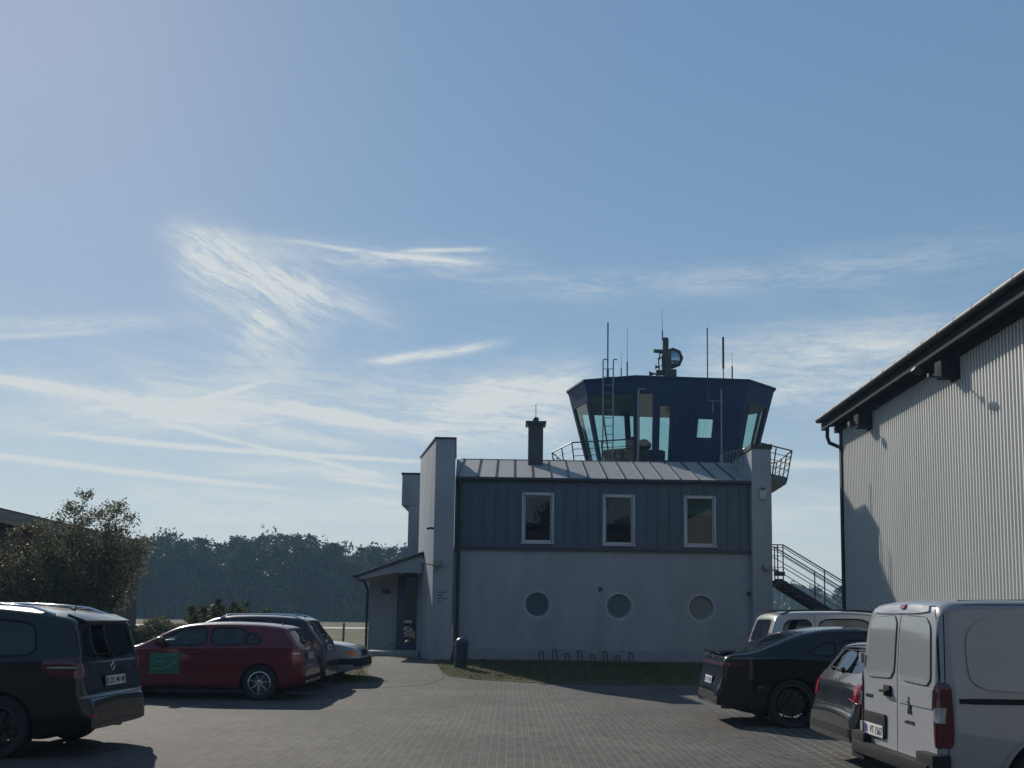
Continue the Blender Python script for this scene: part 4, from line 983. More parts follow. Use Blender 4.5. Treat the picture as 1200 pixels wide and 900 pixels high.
class Car:
    def __init__(s, spec):
        s.s = spec; s.L, s.W, s.H = spec['dims']
        s.line = smooth_line(spec['outline'], 3, 0.2)
        # densify long spans
        out = [s.line[0]]
        for a, b in zip(s.line, s.line[1:]):
            d = math.hypot(b[0]-a[0], b[1]-a[1]); k = max(1, int(d/0.09))
            for j in range(1, k+1): out.append(tuple(a[i]+(b[i]-a[i])*j/k for i in range(2)))
        # keep x monotonic
        x = -9; l2 = []
        for p in out:
            xx = max(p[0], x+0.0006); l2.append((xx, p[1])); x = xx
        s.line = l2
    def belt(s, x): b = s.s['belt']; return float(np.interp(x, [q[0] for q in b], [q[1] for q in b]))
    def bot(s, x):
        L = s.L; z = s.s.get('sill', 0.20); e = s.s.get('endz', 0.30)
        return z+(e-z)*max(float(sm(1-x/0.55)), float(sm(1-(L-x)/0.6)))
    def wid(s, x):
        L = s.L; hw = s.W/2; pr, pf = s.s.get('prear', 0.42), s.s.get('pfront', 0.75); er, ef = s.s.get('rear_in', 0.13), s.s.get('front_in', 0.22)
        w = hw
        if x < pr: w = hw-er*(1-x/pr)**2.4
        if x > L-pf: w = hw-ef*(1-(L-x)/pf)**2.2
        w -= 0.02*abs((x-L*0.5)/(L*0.5))**2
        return w
    def ring(s, x, T, inset=0.0, zb=None):
        hw = s.wid(min(max(x, 0), s.L))-inset; B = s.bot(x) if zb is None else zb; T = T-inset*0.8
        T = max(T, B+0.05); be = s.belt(x); H = s.H; tum = s.s.get('tumble', 0.17)
        k = max(0, min(1.15, (T-be)/(H-be)))
        rc = 0.075+0.03*k
        be2 = min(be, T-rc) if T-rc < be else be
        be2 = max(be2, B+0.02)
        he = hw-0.02
        wr = he-tum*k                # width at roof edge
        pts = [(0, B), (hw*0.5, B), (hw*0.86, B+0.005), (hw-0.045, B+0.02), (hw-0.018, B+0.06 if B+0.06 < be2 else B+(be2-B)*0.3)]
        zl = pts[-1][1]
        for t in (0.18, 0.36, 0.55, 0.72, 0.86): pts.append((hw-0.018+0.018*math.sin(math.pi*min(1, t*1.15))-0.0*t, zl+(be2-zl)*t))
        pts.append((he, be2))
        zr = T-rc*0.95
        if zr > be2+0.01:
            for t in (0.06, 0.25, 0.5, 0.75, 1.0):
                yy = he-0.02*min(1, t*10)*min(1, k*6)+(wr-he+0.0)*t**1.15; pts.append((yy, be2+(zr-be2)*t))
            ye = pts[-1][0]; ze = zr
        else:
            for t in (0.2, 0.4, 0.6, 0.8, 1.0): pts.append((he-0.004*t, be2+max(0, zr-be2)*t+0.0004*t))
            ye, ze = pts[-1]
        crown = s.s.get('crown', 0.035)
        for a in (18, 36, 54, 70): pts.append((ye-rc*1.5*(1-math.cos(R(a))), ze+(T-crown*0.6-ze)*math.sin(R(a))*0.98))
        yl, zl2 = pts[-1]
        for t in (0.2, 0.45, 0.7, 1.0): pts.append((yl*(1-t), zl2+(T-zl2)*(1-(1-t)**2)))
        return pts
    def solid(s, name, inset=0.0, line=None, zb=None, mat_=None):
        bm = bmesh.new(); rings = []
        for x, T in (line or s.line):
            r = s.ring(x, T, inset, zb); full = [(x, y, z) for y, z in r]+[(x, -y, z) for y, z in r[-2:0:-1]]
            rings.append([bm.verts.new(p) for p in full])
        n = len(rings[0])
        for a, b in zip(rings, rings[1:]):
            for k in range(n): bm.faces.new((a[k], b[k], b[(k+1) % n], a[(k+1) % n]))
        bm.faces.new(rings[0]); bm.faces.new(rings[-1][::-1])
        bmesh.ops.recalc_face_normals(bm, faces=bm.faces)
        return bm
    def cast(s, o, d):
        hit = s.bvh.ray_cast(Vector(o), Vector(d), 20)
        return hit
    def patch(s, poly, axis, side=1, off=0.006, thick=0.0, grid=0.06, name='panel', m=None, parent=None, flat=False, smooth=50):
        """polygon in side view (x, z) / end view (y, z) / plan (x, y), laid on the body"""
        bm = bmesh.new(); bm.faces.new([bm.verts.new((p[0], p[1], 0)) for p in poly])
        xs_ = [p[0] for p in poly]; ys_ = [p[1] for p in poly]
        for k, lo, hi in ((0, min(xs_), max(xs_)), (1, min(ys_), max(ys_))):
            c = math.floor(lo/grid)*grid+grid
            while c < hi-1e-4:
                co = [0, 0, 0]; no = [0, 0, 0]; co[k] = c; no[k] = 1
                bmesh.ops.bisect_plane(bm, geom=bm.verts[:]+bm.edges[:]+bm.faces[:], plane_co=co, plane_no=no, dist=1e-5); c += grid
        bad = []; prev = None; hits = {}
        for v in bm.verts:
            a, b = v.co.x, v.co.y
            if axis == 'S': o, d = (a, side*4, b), (0, -side, 0)
            elif axis == 'R': o, d = (-3, a, b), (1, 0, 0)
            elif axis == 'F': o, d = (s.L+3, a, b), (-1, 0, 0)
            else: o, d = (a, b, 4), (0, 0, -1)
            h = s.cast(o, d)
            if h[0] is None: bad.append(v); continue
            p, nn = h[0], h[1]; hits[v] = p.x if axis in 'RF' else 0.0
            if nn.dot(Vector(d)) > 0: nn = -nn
            v.co = p+(-Vector(d)*off if flat else (nn*off*0.6-Vector(d)*off*0.4))
        if hits and 'wind' not in name:
            md = sorted(hits.values())[len(hits)//2]; bad += [v for v, x_ in hits.items() if abs(x_-md) > (0.10 if 'light' in name else 0.22)]
        if bad: bmesh.ops.delete(bm, geom=bad, context='VERTS')
        if not bm.faces: bm.free(); return None
        bmesh.ops.recalc_face_normals(bm, faces=bm.faces)
        d = {'S': V(0, side, 0), 'R': V(-1, 0, 0), 'F': V(1, 0, 0), 'T': V(0, 0, 1)}[axis]
        if sum((f.normal.dot(d)*f.calc_area() for f in bm.faces)) < 0:
            for f in bm.faces: f.normal_flip()
        if thick:
            r = bmesh.ops.extrude_face_region(bm, geom=bm.faces[:]); vs = [e for e in r['geom'] if isinstance(e, bmesh.types.BMVert)]
            for v in vs: v.co -= d*thick
            bmesh.ops.recalc_face_normals(bm, faces=bm.faces)
        me = bpy.data.meshes.new(name); bm.to_mesh(me); bm.free()
        return link_mesh(name, me, m, parent or s.root, smooth)
    def strip(s, pts, axis, side=1, w=0.008, off=0.0012, name='panel_gap', m=None, parent=None, closed=False):
        out = []
        pts = [tuple(p) for p in pts]; seq = pts+[pts[0]] if closed else pts
        dense = [seq[0]]
        for a, b in zip(seq, seq[1:]):
            k = max(1, int(math.hypot(b[0]-a[0], b[1]-a[1])/0.04))
            for j in range(1, k+1): dense.append((a[0]+(b[0]-a[0])*j/k, a[1]+(b[1]-a[1])*j/k))
        bm = bmesh.new(); prev = None
        for i, p in enumerate(dense):
            q0, q1 = dense[max(0, i-1)], dense[min(len(dense)-1, i+1)]; dx, dy = q1[0]-q0[0], q1[1]-q0[1]; l = math.hypot(dx, dy) or 1
            nx_, ny_ = -dy/l*w/2, dx/l*w/2; pr = []
            for sg in (1, -1):
                a, b = p[0]+nx_*sg, p[1]+ny_*sg
                if axis == 'S': o, d = (a, side*4, b), (0, -side, 0)
                elif axis == 'R': o, d = (-3, a, b), (1, 0, 0)
                elif axis == 'F': o, d = (s.L+3, a, b), (-1, 0, 0)
                else: o, d = (a, b, 4), (0, 0, -1)
                h = s.cast(o, d); pr.append(None if h[0] is None else bm.verts.new(h[0]-Vector(d)*off))
            if prev and None not in prev and None not in pr and (pr[0].co-prev[0].co).length < 0.25 and (pr[0].co-pr[1].co).length < 0.1: bm.faces.new((prev[0], prev[1], pr[1], pr[0]))
            prev = pr
        me = bpy.data.meshes.new(name); bm.to_mesh(me); bm.free()
        return link_mesh(name, me, m or GAP, parent or s.root)

def wheel(parent, x, y, side, r, rim, rimmat, spokes=7, width=0.20, style='spoke'):
    w = empty('wheel', (x, y, r)); w.parent = parent
    m = MB(); h = width/2; rr = r
    m.lathe([(rim, -h*0.9), (rim+0.02, -h), (rr-0.025, -h), (rr-0.004, -h*0.72), (rr, 0), (rr-0.004, h*0.72), (rr-0.025, h), (rim+0.02, h), (rim, h*0.9)], (0, 0, 0), 'Y', 40, caps=False)
    m.build('tyre', TYRE, w, 40)
    m = MB(); o = side*h
    m.lathe([(rim+0.004, o*0.92), (rim-0.012, o*0.98), (rim-0.022, o*0.80), (rim-0.026, -o*0.6)], (0, 0, 0), 'Y', 40, caps=False)
    # hub and spokes
    m.lathe([(0.0, o*0.70), (0.032, o*0.70), (0.062, o*0.62), (0.062, o*0.3), (0, o*0.3)], (0, 0, 0), 'Y', 20)
    for k in range(spokes):
        a = 2*math.pi*k/spokes+0.3; c, sn = math.cos(a), math.sin(a); tx, tz = -sn, c
        def q(rad, t, d): return (c*rad+tx*t, d, sn*rad+tz*t)
        w0, w1 = (0.020, 0.17*rim/spokes*1.6)
        ri = rim-0.018
        a0, a1 = o*0.64, o*0.82; b0, b1 = o*0.42, o*0.60
        m.hexa([q(0.045, -w0, b0), q(ri, -w1, b1), q(ri, w1, b1), q(0.045, w0, b0), q(0.045, -w0*0.8, a0), q(ri, -w1*0.8, a1), q(ri, w1*0.8, a1), q(0.045, w0*0.8, a0)])
    m.build('rim', rimmat, w, 35)
    m = MB(); m.lathe([(0, o*0.12), (rim*0.72, o*0.12), (rim*0.72, o*0.02), (0, o*0.02)], (0, 0, 0), 'Y', 28); m.build('brake_disc', STEELR, w)
    return w

def prism_obj(poly, axis, a, b):
    """closed prism along an axis; poly in the two other coordinates"""
    m = MB()
    if axis == 'Y': m.prism([(p[0], a, p[1]) for p in poly], (0, b-a, 0))
    if axis == 'X': m.prism([(a, p[0], p[1]) for p in poly], (b-a, 0, 0))
    return m.build('cutter')
def boolean(o, cutters):
    for c in cutters:
        md = o.modifiers.new('b', 'BOOLEAN'); md.operation = 'DIFFERENCE'; md.solver = 'EXACT'; md.object = c
    bpy.context.view_layer.update()
    me = bpy.data.meshes.new_from_object(o.evaluated_get(bpy.context.evaluated_depsgraph_get()))
    o.modifiers.clear(); old = o.data; o.data = me; bpy.data.meshes.remove(old)
    for c in cutters: bpy.data.objects.remove(c)

def build_car(name, spec, loc, rz, label, cat):
    s = Car(spec); root = empty(name, loc, rz); tag(root, label, cat); s.root = root
    L, Wd, H = s.L, s.W, s.H; P_ = spec['paint']
    bm = s.solid('body'); s.bvh = BVHTree.FromBMesh(bm)
    me = bpy.data.meshes.new('body'); bm.to_mesh(me); bm.free()
    for mm in (P_, CABIN, TRIM): me.materials.append(mm)
    body = bpy.data.objects.new('body', me); COL.objects.link(body)
    cut = []
    r = spec['wheel_r']; ax = spec['axles']; ar = r+spec.get('arch', 0.045)
    for x in ax:
        for sg in (1, -1):
            m = MB(); y0 = sg*(Wd/2-0.30); y1 = sg*(Wd/2+0.2)
            m.lathe([(0, y0), (ar, y0), (ar, y1), (0, y1)], (x, 0, r+spec.get('arch_dz', 0.0)), 'Y', 48); cut.append(m.build('cutter'))
    side_w = spec.get('side_windows', []); hollow = bool(side_w) and spec.get('hollow', True)
    if hollow:
        zb = 0.42; ln = [(x, T) for x, T in s.line if T > s.belt(x)-0.05 and spec['cabin'][0] < x < spec['cabin'][1]]
        cb = s.solid('cabin', 0.055, ln, zb); cm_ = bpy.data.meshes.new('cutter'); cb.to_mesh(cm_); cb.free(); co = bpy.data.objects.new('cutter', cm_); COL.objects.link(co)
        wins = [(smooth_closed(w, 2, 0.16), d) for w, d in side_w]
        cut.append(co)
        for w, d in wins:
            for sg in (1, -1): cut.append(prism_obj(w, 'Y', sg*(Wd/2-0.36), sg*(Wd/2+0.2)))
        if spec.get('rear_window'):
            rw = smooth_closed(spec['rear_window'], 2, 0.14); cut.append(prism_obj(rw, 'X', -0.5, spec['rear_window_depth']))
        if spec.get('windscreen'):
            ws = smooth_closed(spec['windscreen'], 2, 0.10); cut.append(prism_obj(ws, 'X', spec['windscreen_depth'], L+0.5))
    boolean(body, cut)
    me = body.data
    for p in me.polygons:
        c = p.center; k = 0
        for x in ax:
            d = math.hypot(c.x-x, c.z-r-spec.get('arch_dz', 0))
            if d < ar+0.004 and abs(c.y) > Wd/2-0.31 and (abs(d-ar) < 0.012 and abs(p.normal.y) < 0.5 or abs(abs(c.y)-(Wd/2-0.30)) < 0.01): k = 2
        if not k and hollow and spec['cabin'][0] < c.x < spec['cabin'][1] and c.z > 0.40:
            hw = s.bvh.find_nearest(c)
            if hw[0] is not None and hw[3] > 0.028: k = 1
        if c.z < s.bot(c.x)+0.012 and abs(p.normal.z) > 0.7: k = 2
        p.material_index = k
    me.polygons.foreach_set('use_smooth', [True]*len(me.polygons)); me.set_sharp_from_angle(angle=R(28))
    body.parent = root
    wn = body.modifiers.new('wn', 'WEIGHTED_NORMAL'); wn.keep_sharp = True
    s.body = body
    if hollow:
        for w, d in wins:
            g = smooth_closed([(p[0], p[1]) for p in w], 0)
            cx = sum(p[0] for p in g)/len(g); cz = sum(p[1] for p in g)/len(g)
            g2 = [(cx+(p[0]-cx)*1.02, cz+(p[1]-cz)*1.02) for p in g]
            for sg in (1, -1):
                s.patch(g2, 'S', sg, -0.012, name='window', m=spec.get('glass', CARGL), flat=True)
        if spec.get('rear_window'): s.patch([(p[0]*1.02, p[1]+0.0) for p in rw], 'R', 1, -0.010, name='rear_window', m=spec.get('glass', CARGL), flat=True)
        if spec.get('windscreen'): s.patch(ws, 'F', 1, -0.010, name='windscreen', m=CARGL, flat=True)
        # seats
        seats = spec.get('seats', [])
        for (sx, sy, sw) in seats:
            m = MB(); m.box(sx, sx+0.48, sy-sw/2, sy+sw/2, 0.44, 0.58)
            m.hexa([(sx-0.02, sy-sw/2, 0.56), (sx+0.12, sy-sw/2, 0.56), (sx+0.12, sy+sw/2, 0.56), (sx-0.02, sy+sw/2, 0.56), (sx-0.20, sy-sw/2+.04, 1.12), (sx-0.10, sy-sw/2+.04, 1.12), (sx-0.10, sy+sw/2-.04, 1.12), (sx-0.20, sy+sw/2-.04, 1.12)])
            for k in ([0] if sw < 0.8 else [-0.38, 0, 0.38]): m.box(sx-0.21, sx-0.12, sy+k-0.12, sy+k+0.12, 1.15, 1.32 if H > 1.4 else 1.28)
            m.build('seat', SEATM, root, bevel=0.025)
        m = MB(); dx = spec['dash']; m.box(dx, dx+0.5, -Wd/2+0.2, Wd/2-0.2, 0.6, s.belt(dx)-0.04); m.build('dashboard', CABIN, root, bevel=0.03)
        m = MB(); m.lathe([(0.17, -0.012), (0.185, 0), (0.17, 0.012), (0.155, 0)], (0, 0, 0), 'X', 24, closed=True); sw_ = m.build('steering_wheel', CABIN, root, 40)
        sw_.location = (dx-0.12, 0.36 if spec.get('flip') is None else -0.36, s.belt(dx)-0.02); sw_.rotation_euler = (0, R(-22), 0)
        if spec.get('window_trim', True):
            for w, d in wins:
                for sg in (1, -1): s.strip(w, 'S', sg, 0.022, 0.002, 'window_seal', spec.get('sealmat', TRIM), closed=True)
    y = Wd/2-0.012-spec.get('tyre_w', 0.2)/2-0.01
    for x in ax:
        for sg in (1, -1): wheel(root, x, sg*y, sg, r, spec['rim_r'], spec.get('rim', ALLOY), spec.get('spokes', 7), spec.get('tyre_w', 0.2), spec.get('rim_style', 'spoke'))
    # underside: exhaust box and floor pan read as dark shapes
    m = MB(); m.box(ax[0]-0.10, ax[0]+0.10, -Wd/2+0.3, Wd/2-0.3, 0.19, 0.30); m.tube([(0.15, -0.4, 0.27), (ax[0]-0.3, -0.38, 0.25), (ax[0]+0.8, -0.1, 0.22)], 0.035, 8)
    m.build('exhaust', TRIM, root, bevel=0.02)
    for ln, sides in spec.get('gaps', []):
        for sg in sides: s.strip(ln, 'S', sg)
    for hx, hz in spec.get('handles', []):
        for sg in (1, -1):
            h = s.cast((hx, sg*4, hz), (0, -sg, 0))[0]
            if h is None: continue
            m = MB(); m.box(hx-0.09, hx+0.09, h.y+sg*0.012 if sg > 0 else h.y-0.034, h.y+0.034 if sg > 0 else h.y-0.012, hz-0.012, hz+0.014)
            m.box(hx-0.085, hx-0.06, min(h.y-0.01*sg, h.y+0.02*sg), max(h.y-0.01*sg, h.y+0.02*sg), hz-0.01, hz+0.01); m.box(hx+0.06, hx+0.085, min(h.y-0.01*sg, h.y+0.02*sg), max(h.y-0.01*sg, h.y+0.02*sg), hz-0.01, hz+0.01)
            m.build('door_handle', spec.get('handle_mat', P_), root, bevel=0.005)
    if spec.get('mirror'):
        mx, mz = spec['mirror']
        for sg in (1, -1):
            h = s.cast((mx, sg*4, mz-0.03), (0, -sg, 0))[0]; yy = h.y if h is not None else sg*Wd/2
            m = MB(); m.lathe([(0, -0.05), (0.07, -0.045), (0.092, 0.0), (0.085, 0.05), (0.05, 0.10), (0.0, 0.12)], (0, 0, 0), 'X', 16)
            for v in m.bm.verts: v.co.y *= 1.35; v.co.z *= 0.95
            m.tube([(0.02, -sg*0.14, -0.08), (0.02, 0, -0.05)], 0.025, 8)
            o = m.build('wing_mirror', P_, root, 50); o.location = (mx, yy+sg*0.13, mz+0.03)
    if spec.get('rails'):
        x0, x1, mm_ = spec['rails']
        for sg in (1, -1):
            pts = []
            yr = None
            for i in range(11):
                x = x0+(x1-x0)*i/10; yy = sg*(s.wid(x)-spec.get('tumble', 0.17)-0.10); h = s.cast((x, yy, 4), (0, 0, -1))[0]
                z = (h.z if h is not None else H-0.05); lift = 0.045 if 0 < i < 10 else -0.005
                pts.append((x, yy, z+lift))
            m = MB(); m.tube(pts, 0.016, 8); m.build('roof_rail', mm_, root, 50)
    if spec.get('antenna'):
        xx, ln_ = spec['antenna']; h = s.cast((xx, 0, 4), (0, 0, -1))[0]
        m = MB(); m.tube([h-V(0, 0, 0.005), h+V(-ln_*0.55, 0, ln_*0.8)], 0.006, 6, 0.003); m.lathe([(0.03, -0.005), (0.022, 0.02), (0, 0.03)], h, n=10); m.build('aerial', TRIM, root, 40)
    return s
def lens(s, poly, axis, m, name='tail_light', sides=(1,), off=0.008, thick=0.03, label=None, parent=None):
    for sg in sides:
        pl = poly if axis == 'S' else [(p[0]*sg, p[1]) for p in poly]
        o = s.patch(smooth_closed(pl, 2, 0.2), axis, sg if axis == 'S' else 1, off, thick, 0.04, name, m, parent)
        if o and label: o['label'] = label
def plate(s, txt, z, x=-0.02, yaw=0.0, y=0.0, w=0.52, h=0.11, front=False, tilt=0.0):
    m = MB(); m.box(-0.006, 0.0, -w/2, w/2, -h/2, h/2); o = m.build('number_plate', PLATE, s.root, bevel=0.003)
    o.location = (x, y, z); o.rotation_euler = (0, tilt, yaw)
    m = MB(); m.box(-0.0075, -0.0062, w/2-0.045, w/2-0.006, -h/2+0.008, h/2-0.008); m.build('country_band', PLATEB, o)
    me = text_mesh(txt, h*0.86, 0.0008, 0.001); t = link_mesh('plate_text', me, GAP, o)
    t.rotation_euler = (R(90), 0, R(-90)); t.location = (-0.0075, -0.018, -0.003); t.scale = (0.92, 1, 1)
    m = MB(); m.box(0.0005, 0.012, -w/2-0.01, w/2+0.01, -h/2-0.01, h/2+0.01); m.build('plate_frame', TRIM, o, bevel=0.003)
    return o
def wiper(s, y0, y1, z, x, dz=0.02, parent=None):
    h0 = s.cast((-3, y0, z), (1, 0, 0))[0]; h1 = s.cast((-3, y1, z+dz), (1, 0, 0))[0]
    if h0 is None or h1 is None: return
    m = MB(); m.tube([h0+V(-0.03, 0, 0), h1+V(-0.03, 0, 0)], 0.010, 6, 0.006); m.lathe([(0.03, 0), (0.03, -0.04), (0, -0.045)], h0, 'X', 12); m.build('rear_wiper', TRIM, s.root, 40)
def roundel(s, y, z, r, m_, name='badge', ring=True):
    h = s.cast((-3, y, z), (1, 0, 0))[0]
    m = MB(); m.lathe([(0, 0.004), (r, 0.004), (r, -0.008), (r*0.82, -0.012), (r*0.8, -0.008), (0, -0.008)], h, 'X', 24); return m.build(name, m_, s.root, 40)

# ---- 1. black people carrier, left foreground
BLK = paint('black', (0.005, 0.006, 0.008), 0.25)
sp1 = dict(dims=(4.80, 1.88, 1.66), paint=BLK, wheel_r=0.335, axles=(0.93, 3.85), rim_r=0.215, rim=ALLOYD,
    outline=[(0, .36), (0.0, .52), (.015, .62), (.07, .68), (.10, .80), (.13, 1.02), (.24, 1.42), (.25, 1.49), (.34, 1.54), (.55, 1.59), (1.2, 1.65), (2.4, 1.66), (3.1, 1.59), (3.9, 1.16), (4.2, 1.02), (4.6, .88), (4.76, .72), (4.80, .5), (4.80, .34)],
    belt=[(0, 1.04), (3.8, 0.98), (4.8, 0.7)], cabin=(0.16, 4.0), tumble=0.15, rear_in=0.20, prear=0.55,
    side_windows=[([(0.58, 1.10), (0.66, 1.45), (1.30, 1.50), (1.30, 1.08)], 0), ([(1.38, 1.08), (1.38, 1.51), (2.35, 1.52), (2.35, 1.06)], 0), ([(2.43, 1.06), (2.43, 1.52), (2.95, 1.49), (3.55, 1.13), (3.5, 1.04)], 0)],
    rear_window=[(-0.66, 1.06), (0.66, 1.06), (0.60, 1.38), (0.50, 1.425), (-0.50, 1.425), (-0.60, 1.38)], rear_window_depth=0.75,
    windscreen=[(-0.70, 1.13), (0.70, 1.13), (0.56, 1.54), (-0.56, 1.54)], windscreen_depth=2.7, glass=CARGLD,
    seats=[(1.2, 0, 1.2), (2.2, 0.4, .5), (2.2, -0.4, .5)], dash=3.1, gaps=[([(1.34, .40), (1.34, 1.06)], (1, -1)), ([(2.39, .30), (2.39, 1.05)], (1, -1)), ([(0.30, 1.02), (1.0, .99), (3.6, .95)], (1, -1))],
    handles=[(1.55, 0.96), (2.6, 0.95)], mirror=(3.35, 1.10), rails=(0.50, 3.0, CHROME), antenna=(0.62, 0.10))
c1 = build_car('people_carrier', sp1, (-4.50, 11.55, 0), R(180-1.5), 'black people carrier with chrome roof rails cut off by the left edge of the picture', 'car')
lens(c1, [(0.02, .98), (.02, 1.08), (.42, 1.08), (.50, 1.03), (.50, .93), (.30, .86), (.02, .86)], 'S', REDD, sides=(1, -1)); lens(c1, [(.62, .88), (.93, .86), (.93, 1.03), (.66, 1.0)], 'R', REDD, sides=(1, -1))
lens(c1, [(.12, .965), (.12, .985), (.44, .985), (.44, .965)], 'S', CLEARL, sides=(1, -1), off=0.012, name='light_bar')
lens(c1, [(.60, .43), (.74, .43), (.74, .47), (.60, .47)], 'R', REDL, sides=(1, -1), name='reflector')
c1.patch([(-.80, .640), (.80, .640), (.80, .665), (-.80, .665)], 'R', 1, 0.012, 0.03, name='bumper_step', m=mat('satin_trim', (0.20, 0.21, 0.22), 0.35, 0.5))
c1.patch([(-.62, 1.005), (.62, 1.005), (.62, 1.03), (-.62, 1.03)], 'R', 1, 0.02, 0.03, name='trim_bar', m=CHROME)
c1.strip([(-.72, .70), (-.70, 1.0), (-.62, 1.48), (.62, 1.48), (.70, 1.0), (.72, .70)], 'R', 1, closed=True)
roundel(c1, 0.0, 0.955, 0.05, CHROME, 'badge'); plate(c1, 'LDS  MV 48', 0.80, 0.075, tilt=R(6)); wiper(c1, 0.05, 0.50, 1.09, 0)
m = MB(); m.hexa([(.20, -.58, 1.455), (.40, -.60, 1.48), (.40, .60, 1.48), (.20, .58, 1.455), (.19, -.58, 1.480), (.40, -.60, 1.556), (.40, .60, 1.556), (.19, .58, 1.480)]); m.build('spoiler', BLK, c1.root, bevel=0.012)

# ---- 2. red hatchback
RED = paint('dark_red', (0.12, 0.006, 0.013), 0.3)
HATCH = dict(dims=(4.24, 1.75, 1.42), paint=RED, wheel_r=0.315, axles=(0.82, 3.48), rim_r=0.205,
    outline=[(0, .34), (0.0, .50), (.012, .60), (.05, .65), (.075, .74), (.10, .90), (.16, .98), (.38, 1.27), (.40, 1.325), (.50, 1.365), (.9, 1.405), (1.5, 1.42), (2.1, 1.40), (2.45, 1.33), (3.02, 1.02), (3.12, .985), (3.6, .91), (4.0, .80), (4.17, .68), (4.24, .5), (4.24, .34)],
    belt=[(0, .97), (.8, .955), (3.0, .90), (4.24, .70)], cabin=(0.14, 3.05), tumble=0.16, rear_in=0.17, prear=0.5,
    side_windows=[([(0.80, 1.03), (0.90, 1.16), (1.08, 1.245), (1.12, 1.00)], 0), ([(1.16, 1.00), (1.13, 1.26), (1.30, 1.31), (1.76, 1.315), (1.76, .985)], 0), ([(1.84, .98), (1.84, 1.315), (2.16, 1.30), (2.42, 1.22), (2.78, 1.02), (2.78, .97)], 0)],
    rear_window=[(-0.58, 1.02), (0.58, 1.02), (0.50, 1.25), (0.42, 1.29), (-0.42, 1.29), (-0.50, 1.25)], rear_window_depth=0.8,
    windscreen=[(-0.64, 1.03), (0.64, 1.03), (0.50, 1.30), (-0.50, 1.30)], windscreen_depth=2.0,
    seats=[(1.15, 0, 1.15), (1.95, 0.36, .48), (1.95, -0.36, .48)], dash=2.45,
    gaps=[([(1.02, .60), (1.14, .70), (1.14, .96)], (1, -1)), ([(1.80, .26), (1.80, .96)], (1, -1)), ([(2.85, .30), (2.86, .93)], (1, -1)), ([(1.16, .28), (2.84, .26)], (1, -1)), ([(0.35, .86), (1.0, .845), (2.2, .82), (3.2, .80)], (1, -1)), ([(3.2, .90), (4.0, .74)], (1, -1)), ([(0.02, .66), (.40, .66)], (1, -1))],
    handles=[(1.32, 0.86), (2.05, 0.845)], mirror=(2.62, 1.02), antenna=(0.62, 0.09))
c2 = build_car('red_hatchback', HATCH, (-3.75, 19.0, 0.0), R(180), 'dark red hatchback with a green square sticker on its door', 'car')
def hatch_rear(c, red=REDL, txt=None, pz=0.83):
    lens(c, [(.60, .74), (.81, .72), (.81, .92), (.70, .95), (.60, .90)], 'R', red, sides=(1, -1))
    lens(c, [(.03, .72), (.03, .94), (.16, .95), (.30, .86), (.32, .78), (.20, .73)], 'S', red, sides=(1, -1))
    lens(c, [(.05, .84), (.05, .87), (.24, .865), (.24, .84)], 'S', CLEARL, sides=(1, -1), off=0.012, name='light_bar')
    c.strip([(-.60, .66), (-.62, .92), (-.56, 1.27), (.56, 1.27), (.62, .92), (.60, .66)], 'R', 1, closed=True)
    c.patch([(-.70, .36), (.70, .36), (.66, .44), (-.66, .44)], 'R', 1, 0.006, name='diffuser', m=TRIM)
    roundel(c, 0, .925, .038, CHROME); wiper(c, 0.02, 0.42, 1.045, 0)
    if txt: plate(c, txt, pz, 0.085-0.02, tilt=R(8))
hatch_rear(c2, txt='TF  ER 212', pz=.80)
GREEN = mat('green_sticker', (0.010, 0.105, 0.06), 0.45)
GRN2 = mat('pale_green_print', (0.07, 0.24, 0.17), 0.45)
st = c2.patch([(2.28, .46), (2.84, .46), (2.84, .84), (2.28, .84)], 'S', 1, 0.003, name='door_sticker', m=GREEN, flat=True); st['label'] = 'green square sticker with a pale curved stroke'
for pts, w_ in (([(2.34, .72), (2.40, .64), (2.52, .575), (2.64, .55), (2.80, .56)], 0.022), ([(2.29, .475), (2.83, .475)], 0.010), ([(2.36, .80), (2.60, .80)], 0.016), ([(2.55, .765), (2.78, .765)], 0.012), ([(2.66, .70), (2.74, .64)], 0.02), ([(2.56, .70), (2.60, .64), (2.66, .69)], 0.016)):
    c2.strip(smooth_line(pts, 2), 'S', 1, w_, 0.0045, 'sticker_print', GRN2, parent=st)

